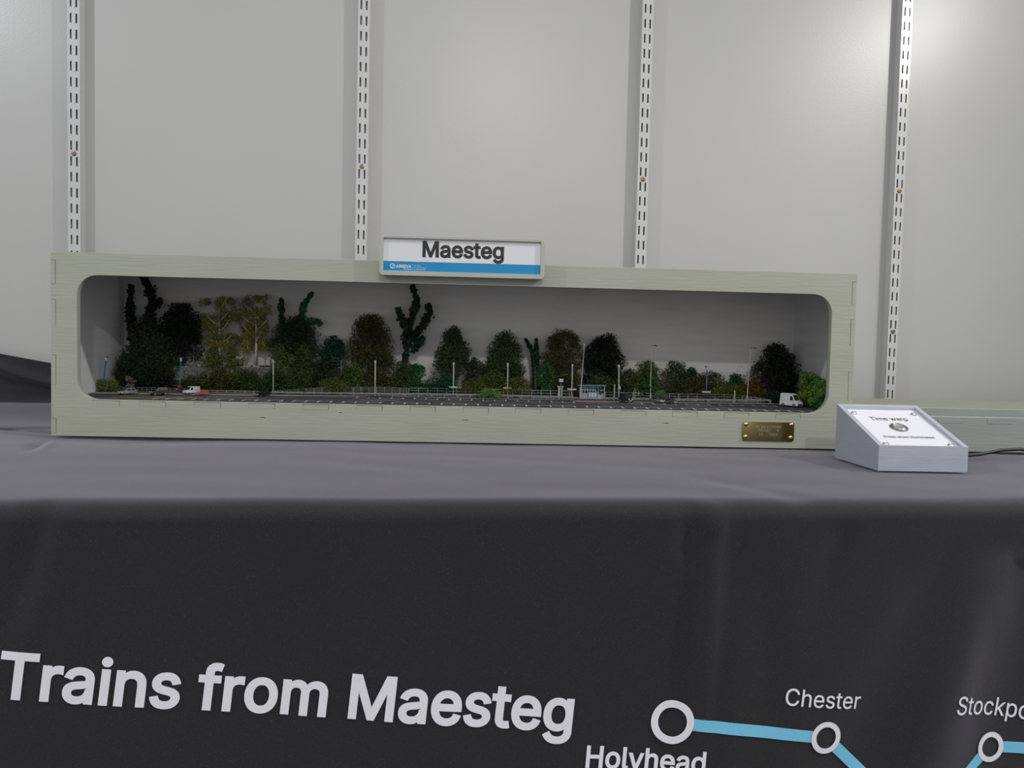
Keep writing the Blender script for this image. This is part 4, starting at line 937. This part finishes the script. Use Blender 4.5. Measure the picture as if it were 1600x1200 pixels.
MB().tube([(0, 0, -0.001), (0, 0, 0.0320)], 0.0010, 8).build('post', 'post_blue', ks, True); MB().box(-0.0036, 0.0036, -0.0013, 0.0010, 0.0300, 0.0352).build('sign_plate', 'post_white', ks)

def figure(x, y, z, h, m, label, lean=0.0):
    bm = bmesh.new(); ly = bm.verts.layers.skin.verify()
    J = {'pelvis': (0, 0, .50, .075), 'chest': (0, 0, .74, .095), 'neck': (0, 0, .84, .045), 'head': (lean, 0, .93, .072), 'crown': (lean, 0, .985, .05)}
    for s, k in ((-1, 'l'), (1, 'r')):
        J['sh' + k] = (s * .115, 0, .79, .052); J['el' + k] = (s * .145, -.02, .62, .04); J['ha' + k] = (s * .12, -.07, .48, .032)
        J['hip' + k] = (s * .055, 0, .47, .068); J['kn' + k] = (s * .06, -.01, .26, .05); J['an' + k] = (s * .06, .01, .05, .035); J['toe' + k] = (s * .065, -.07, .025, .03)
    V = {}
    for k, (a, b, c, r) in J.items():
        q = bm.verts.new((a * h, b * h, c * h)); q[ly].radius = (r * h, r * h); q[ly].use_root = (k == 'pelvis'); V[k] = q
    E_ = [('pelvis', 'chest'), ('chest', 'neck'), ('neck', 'head'), ('head', 'crown')]
    for k in 'lr': E_ += [('chest', 'sh' + k), ('sh' + k, 'el' + k), ('el' + k, 'ha' + k), ('pelvis', 'hip' + k), ('hip' + k, 'kn' + k), ('kn' + k, 'an' + k), ('an' + k, 'toe' + k)]
    for a, b in E_: bm.edges.new((V[a], V[b]))
    me = bpy.data.meshes.new('person'); bm.to_mesh(me); bm.free()
    ob = bpy.data.objects.new('person', me); COL.objects.link(ob)
    ob.modifiers.new('s', 'SKIN'); sb = ob.modifiers.new('d', 'SUBSURF'); sb.levels = 1
    out = bake(ob); o = put(out, 'person', m); o.location = CASE @ Vector((x, y, z)); o.rotation_euler = (0, 0, CASE_YAW)
    tag(o, label, 'person')
figure(0.8937, 0.1405, 0.0642, 0.0165, 'figure_white', 'tiny white figure standing on the platform, the larger of the pale pair')
figure(0.9015, 0.1420, 0.0642, 0.0125, 'figure_white', 'tiny white figure on the platform, the smaller at the right of the pale pair')
figure(0.7745, 0.1410, 0.0642, 0.0135, 'figure_brown', 'tiny brown-clothed figure standing between the kiosk and the shelter')

# ------------------------------------------------------------------ cars
def car(name, label, colr, kind, loc, pw, rz, ph):
    a = math.radians(rz)
    L = {'hatch': .0255, 'suv': .0265, 'van': .0255, 'low': .0235, 'bigvan': .0350}[kind]
    wd = {'hatch': .0112, 'suv': .0118, 'van': .0115, 'low': .0105, 'bigvan': .0145}[kind]
    s = pw / (abs(L * math.cos(a)) + abs(wd * math.sin(a))); L *= s; wd *= s
    Hh = ph * {'hatch': .86, 'suv': .90, 'van': .95, 'low': .88, 'bigvan': .92}[kind]
    t = thing(name, label, 'car' if 'van' not in kind else 'van', loc, a, group='model cars in the car park')
    m = 'car_' + colr; hw = wd / 2; z0 = 0.16 * Hh
    bl = 0.60
    low = [(.50, .30), (.495, .46), (.46, .52), (.22, bl), (-.47, bl + .03), (-.50, .50), (-.50, .22), (.48, .18)]
    side = None; rear = True
    if kind == 'hatch': cab = [(.26, bl), (.07, .95), (-.05, 1.0), (-.34, .98), (-.485, bl + .03)]
    elif kind == 'suv': cab = [(.25, bl), (.11, .96), (0, 1.0), (-.42, .98), (-.49, bl + .03)]
    elif kind == 'low': cab = [(.18, bl), (.0, .94), (-.1, 1.0), (-.28, .97), (-.45, bl + .03)]
    elif kind == 'van':
        low = [(.50, .24), (.495, .42), (.46, .47), (.31, .53), (-.49, .54), (-.50, .22), (.48, .18)]
        cab = [(.31, .53), (.13, .95), (.04, 1.0), (-.49, 1.0), (-.495, .54)]; side = [(.25, .57), (.11, .88), (.02, .88), (.02, .57)]; rear = False
    else:
        low = [(.50, .16), (.495, .34), (.45, .42), (.34, .48), (-.50, .49), (-.50, .12), (.48, .10)]
        cab = [(.34, .48), (.17, .92), (.07, 1.0), (-.46, 1.0), (-.50, .95), (-.50, .49)]; side = [(.28, .51), (.16, .82), (.07, .82), (.07, .51)]; rear = False
    big = side is not None
    w0, w1 = (hw * .98, hw * .84) if big else (hw * .95, hw * .74)
    def loft(poly, wa, wb, nm, mt, bev=0.0003):
        n_ = len(poly); zs = [q[1] for q in poly]; zlo, zhi = min(zs), max(zs)
        hf = lambda z: wa + (wb - wa) * (z - zlo) / (zhi - zlo)
        vs = [(x * L, -hf(z), z * Hh) for x, z in poly] + [(x * L, hf(z), z * Hh) for x, z in poly]
        fs = [tuple(range(n_)), tuple(reversed(range(n_, 2 * n_)))] + [(i, i + n_, (i + 1) % n_ + n_, (i + 1) % n_) for i in range(n_)]
        return bevel(mesh_obj(nm, vs, fs, mt, t), bev)
    loft(low, hw, hw * .97, 'body', m)
    loft(cab, w0, w1, 'cabin', m)
    zlo = min(q[1] for q in cab)
    def hfc(z): return w0 + (w1 - w0) * (z - zlo) / (1 - zlo)
    def pane(nm, pts_):
        c = sum((Vector(q) for q in pts_), Vector()) / len(pts_); n3 = (Vector(pts_[1]) - Vector(pts_[0])).cross(Vector(pts_[2]) - Vector(pts_[0])).normalized()
        if n3.dot(c - Vector((-.1 * L, 0, .7 * Hh))) < 0: n3 = -n3
        f0 = [Vector(q) + n3 * 0.00022 for q in pts_]; f1 = [Vector(q) - n3 * 0.0004 for q in pts_]; k_ = len(pts_)
        mesh_obj(nm, f0 + f1, [tuple(range(k_)), tuple(reversed(range(k_, 2 * k_)))] + [(i, i + k_, (i + 1) % k_ + k_, (i + 1) % k_) for i in range(k_)], 'glass_dark', t)
    def strip(nm, A, B):
        (xa, za), (xb, zb_) = A, B; lo_ = .10; hi_ = .92
        p0 = (xa + (xb - xa) * lo_, za + (zb_ - za) * lo_); p1 = (xa + (xb - xa) * hi_, za + (zb_ - za) * hi_)
        pane(nm, [(p0[0] * L, -hfc(p0[1]) * .88, p0[1] * Hh), (p0[0] * L, hfc(p0[1]) * .88, p0[1] * Hh), (p1[0] * L, hfc(p1[1]) * .86, p1[1] * Hh), (p1[0] * L, -hfc(p1[1]) * .86, p1[1] * Hh)])
    strip('windscreen', cab[0], cab[1])
    if rear: strip('rear_window', cab[-1], cab[-2])
    if side is None:
        cxm = -.13; halves = [[(cab[0][0] - .06, bl + .05), (cab[1][0] - .03, .91), (cxm + .02, .92), (cxm + .02, bl + .05)], [(cxm - .02, bl + .05), (cxm - .02, .92), (cab[3][0] + .02, .90), (cab[4][0] + .09, bl + .06)]]
    else: halves = [side]
    for sy in (-1, 1):
        for hpoly in halves: pane('side_window', [(x * L, sy * hfc(z), z * Hh) for x, z in hpoly])
    if kind == 'bigvan': MB().box(.490 * L, .508 * L, -hw * .7, hw * .7, .14 * Hh, .27 * Hh).build('grille', 'tyre', t)
    for sx in (.30, -.31):
        for sy in (-1, 1):
            r = (.175 if not big else .135) * Hh
            wb = MB().lathe([(r * .6, -.0002), (r, .0001), (r, .0014), (r * .6, .0016)], (sx * L, sy * (hw - .0004) + (.0008 if sy < 0 else .0008) - (.0000 if sy > 0 else 0), r), 'y', 14).build('wheel', 'tyre', t)
            MB().lathe([(r * .58, 0), (r * .5, .0003)], (sx * L, sy * (hw + .0004) + (.0 if sy < 0 else .0003), r), 'y', 10).build('hub_cap', 'hub', t)
    for sy in (-1, 1):
        MB().box(.478 * L, .502 * L, sy * hw * .62 - hw * .2, sy * hw * .62 + hw * .2, .40 * Hh if not big else .30 * Hh, .50 * Hh if not big else .40 * Hh).build('headlight', 'headlight', t)
        MB().box(-.505 * L, -.49 * L, sy * hw * .72 - hw * .16, sy * hw * .72 + hw * .16, .42 * Hh, .54 * Hh).build('tail_light', 'sign_red', t)
    MB().box(.498 * L, .512 * L, -hw * .3, hw * .3, .24 * Hh, .31 * Hh).build('number_plate', 'headlight', t)
for c in CARS: car(*c)

# ------------------------------------------------------------------ vegetation
def leaf_mesh(name, P_, N_, size, rg, m, parent, aspect=0.55):
    n_ = len(P_); d = rg.normal(size=(n_, 3)); nn = N_ + 0.9 * rg.normal(size=(n_, 3)); nn /= np.linalg.norm(nn, axis=1)[:, None] + 1e-9
    u = d - nn * np.sum(d * nn, axis=1)[:, None]; u /= np.linalg.norm(u, axis=1)[:, None] + 1e-9
    w_ = np.cross(nn, u); s = size * (0.6 + 0.8 * rg.random(n_))[:, None]
    v_ = np.stack([P_ - u * s * .5, P_ + w_ * s * .5 * aspect + nn * s * .12, P_ + u * s * .5, P_ - w_ * s * .5 * aspect + nn * s * .12], axis=1).reshape(-1, 3)
    v_[:, 1] = np.minimum(v_[:, 1], LIM - base_off)
    o_ = CASE_INV @ parent.location
    v_[:, 0] = np.clip(v_[:, 0], 0.0112 - o_.x, W - 0.0112 - o_.x)
    v_[:, 2] = np.maximum(v_[:, 2], ground(v_[:, 0] + o_.x, v_[:, 1] + o_.y) - o_.z)
    me = bpy.data.meshes.new(name); me.vertices.add(4 * n_); me.vertices.foreach_set('co', v_.ravel())
    me.loops.add(4 * n_); me.loops.foreach_set('vertex_index', np.arange(4 * n_))
    me.polygons.add(n_); me.polygons.foreach_set('loop_start', np.arange(0, 4 * n_, 4)); me.update(calc_edges=True)
    me.materials.append(MATS[m]); return link(bpy.data.objects.new(name, me), parent)
LIM = 0.1888; base_off = 0.0; CASE_INV = CASE.inverted()
def blob_points(blobs, n_, rg):
    """points near the surface of a set of ellipsoids (cx,cy,cz,rx,ry,rz)"""
    B = np.array(blobs); wt = (B[:, 3] * B[:, 5] + B[:, 3] * B[:, 4]); idx = rg.choice(len(B), n_, p=wt / wt.sum())
    d = rg.normal(size=(n_, 3)); d /= np.linalg.norm(d, axis=1)[:, None]
    r = rg.random(n_) ** 0.28
    return B[idx, :3] + d * B[idx, 3:] * r[:, None], d
seed = [100]
def crown(cx, hw, zb, zt, ry, shape, rg, lump=0.30):
    blobs = []; h = zt - zb; N_ = max(16, int(80 * (hw / 0.03)))
    for _ in range(N_):
        if shape == 'cone':
            q = rg.random() ** 1.15; prof = (1 - q) ** 0.46 * (0.82 + 0.18 * min(1, q * 5)); x = rg.uniform(-1, 1) * prof
        elif shape == 'birch':
            q = rg.random(); prof = 0.72 + 0.28 * math.sin(q * 2.6); x = rg.uniform(-1, 1) * prof
        elif shape == 'mass':
            q = rg.random(); prof = math.sqrt(max(0, 1 - q ** 2.4)); x = rg.uniform(-1, 1) * prof
        else:
            q = rg.random(); prof = math.sqrt(max(0.05, 1 - (2 * max(q, .28) - .72 - .2) ** 2 / 1.0)) if q > .5 else 0.9 + .1 * q; x = rg.uniform(-1, 1) * prof
            prof = min(1, math.sqrt(max(0.0, 1 - max(0, (q - .45) / .56) ** 2))); x = rg.uniform(-1, 1) * prof
        r = hw * lump * rg.uniform(.6, 1.15); r = min(r, h * .4)
        X = cx + x * (hw - r * .45); Z = zb + r * .6 + q * max(h - r * 1.5, 0.001)
        blobs.append((X, rg.uniform(-1, 1) * ry * .5, Z, r, min(r, ry) * 1.0, r * rg.uniform(.8, 1.1)))
    return blobs
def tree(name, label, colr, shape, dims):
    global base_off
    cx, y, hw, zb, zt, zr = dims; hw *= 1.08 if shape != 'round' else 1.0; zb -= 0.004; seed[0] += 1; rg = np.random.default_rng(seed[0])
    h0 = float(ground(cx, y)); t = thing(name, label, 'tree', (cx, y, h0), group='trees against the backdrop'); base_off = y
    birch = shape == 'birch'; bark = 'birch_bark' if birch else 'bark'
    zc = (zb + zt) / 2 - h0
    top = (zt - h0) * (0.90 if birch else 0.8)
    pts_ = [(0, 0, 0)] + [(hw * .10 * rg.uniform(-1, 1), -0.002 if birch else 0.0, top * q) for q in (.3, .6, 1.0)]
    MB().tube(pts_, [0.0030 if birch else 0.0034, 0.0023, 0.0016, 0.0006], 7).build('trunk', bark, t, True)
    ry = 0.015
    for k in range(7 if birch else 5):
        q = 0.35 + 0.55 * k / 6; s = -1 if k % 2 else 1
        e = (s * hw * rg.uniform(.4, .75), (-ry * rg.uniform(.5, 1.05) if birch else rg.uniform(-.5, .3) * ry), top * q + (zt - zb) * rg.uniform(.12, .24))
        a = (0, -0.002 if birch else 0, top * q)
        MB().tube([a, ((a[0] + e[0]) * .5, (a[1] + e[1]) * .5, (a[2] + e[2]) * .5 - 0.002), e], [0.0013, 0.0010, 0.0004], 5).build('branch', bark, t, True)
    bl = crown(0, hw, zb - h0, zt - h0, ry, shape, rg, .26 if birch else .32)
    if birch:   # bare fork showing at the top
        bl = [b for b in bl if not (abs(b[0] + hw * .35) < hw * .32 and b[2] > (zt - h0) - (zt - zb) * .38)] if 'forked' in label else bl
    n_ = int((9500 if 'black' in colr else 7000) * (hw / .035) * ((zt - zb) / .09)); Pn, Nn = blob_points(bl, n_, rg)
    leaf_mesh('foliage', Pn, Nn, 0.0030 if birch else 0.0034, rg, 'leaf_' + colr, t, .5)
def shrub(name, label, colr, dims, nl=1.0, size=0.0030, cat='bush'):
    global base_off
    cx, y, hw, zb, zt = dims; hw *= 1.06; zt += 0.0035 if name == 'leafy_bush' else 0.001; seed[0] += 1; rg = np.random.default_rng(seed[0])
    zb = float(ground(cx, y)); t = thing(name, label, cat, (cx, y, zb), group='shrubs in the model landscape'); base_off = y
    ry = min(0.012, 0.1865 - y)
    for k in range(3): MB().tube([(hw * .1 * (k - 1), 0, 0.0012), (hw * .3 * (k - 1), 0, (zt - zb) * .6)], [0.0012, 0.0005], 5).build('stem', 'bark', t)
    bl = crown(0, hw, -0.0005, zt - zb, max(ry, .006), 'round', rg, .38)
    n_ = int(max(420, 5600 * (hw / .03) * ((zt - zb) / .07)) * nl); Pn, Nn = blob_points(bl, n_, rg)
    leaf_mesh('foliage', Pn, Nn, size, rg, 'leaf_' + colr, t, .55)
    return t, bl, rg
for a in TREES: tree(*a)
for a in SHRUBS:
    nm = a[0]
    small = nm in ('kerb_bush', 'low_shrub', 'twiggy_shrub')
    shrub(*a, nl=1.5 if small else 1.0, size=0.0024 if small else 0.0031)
# hedge at the right-hand end
hd = thing('hedge_bush', 'tall bright green hedge bush against the right-hand side wall', 'bush', (1.172, 0.080, 0.0584), group='shrubs in the model landscape')
rg = np.random.default_rng(77); base_off = 0.080
for k in range(3): MB().tube([(0.003 * (k - 1), 0, 0.001), (0.004 * (k - 1), 0, 0.03)], [0.0014, 0.0006], 5).build('stem', 'bark', hd)
hb = []
for k in range(46):
    yy = rg.uniform(-0.032, 0.030); q = rg.random(); xl = -0.0145 + 0.0 * yy - 0.30 * min(yy, 0) ; xr = 0.0125
    r = rg.uniform(0.005, 0.0075); hb.append((xl + r + (xr - xl - r * 1.5) * rg.random() * (1 if q < .6 else .9) + (0.004 if q > .75 else 0), yy, r + q * (0.0635 - 2 * r) * (1 - 0.25 * max(0, -yy / .032)), r, r, r))
Pn, Nn = blob_points(hb, 6500, rg); leaf_mesh('foliage', Pn, Nn, 0.0030, rg, 'leaf_hedge', hd, .6)
Pn, Nn = blob_points([(0.006, -.012, .030, .007, .016, .022), (0.002, -0.020, .012, .008, .010, .010)], 1300, rg); leaf_mesh('ivy_foliage', Pn, Nn, 0.0034, rg, 'leaf_hedge_teal', hd, .6)
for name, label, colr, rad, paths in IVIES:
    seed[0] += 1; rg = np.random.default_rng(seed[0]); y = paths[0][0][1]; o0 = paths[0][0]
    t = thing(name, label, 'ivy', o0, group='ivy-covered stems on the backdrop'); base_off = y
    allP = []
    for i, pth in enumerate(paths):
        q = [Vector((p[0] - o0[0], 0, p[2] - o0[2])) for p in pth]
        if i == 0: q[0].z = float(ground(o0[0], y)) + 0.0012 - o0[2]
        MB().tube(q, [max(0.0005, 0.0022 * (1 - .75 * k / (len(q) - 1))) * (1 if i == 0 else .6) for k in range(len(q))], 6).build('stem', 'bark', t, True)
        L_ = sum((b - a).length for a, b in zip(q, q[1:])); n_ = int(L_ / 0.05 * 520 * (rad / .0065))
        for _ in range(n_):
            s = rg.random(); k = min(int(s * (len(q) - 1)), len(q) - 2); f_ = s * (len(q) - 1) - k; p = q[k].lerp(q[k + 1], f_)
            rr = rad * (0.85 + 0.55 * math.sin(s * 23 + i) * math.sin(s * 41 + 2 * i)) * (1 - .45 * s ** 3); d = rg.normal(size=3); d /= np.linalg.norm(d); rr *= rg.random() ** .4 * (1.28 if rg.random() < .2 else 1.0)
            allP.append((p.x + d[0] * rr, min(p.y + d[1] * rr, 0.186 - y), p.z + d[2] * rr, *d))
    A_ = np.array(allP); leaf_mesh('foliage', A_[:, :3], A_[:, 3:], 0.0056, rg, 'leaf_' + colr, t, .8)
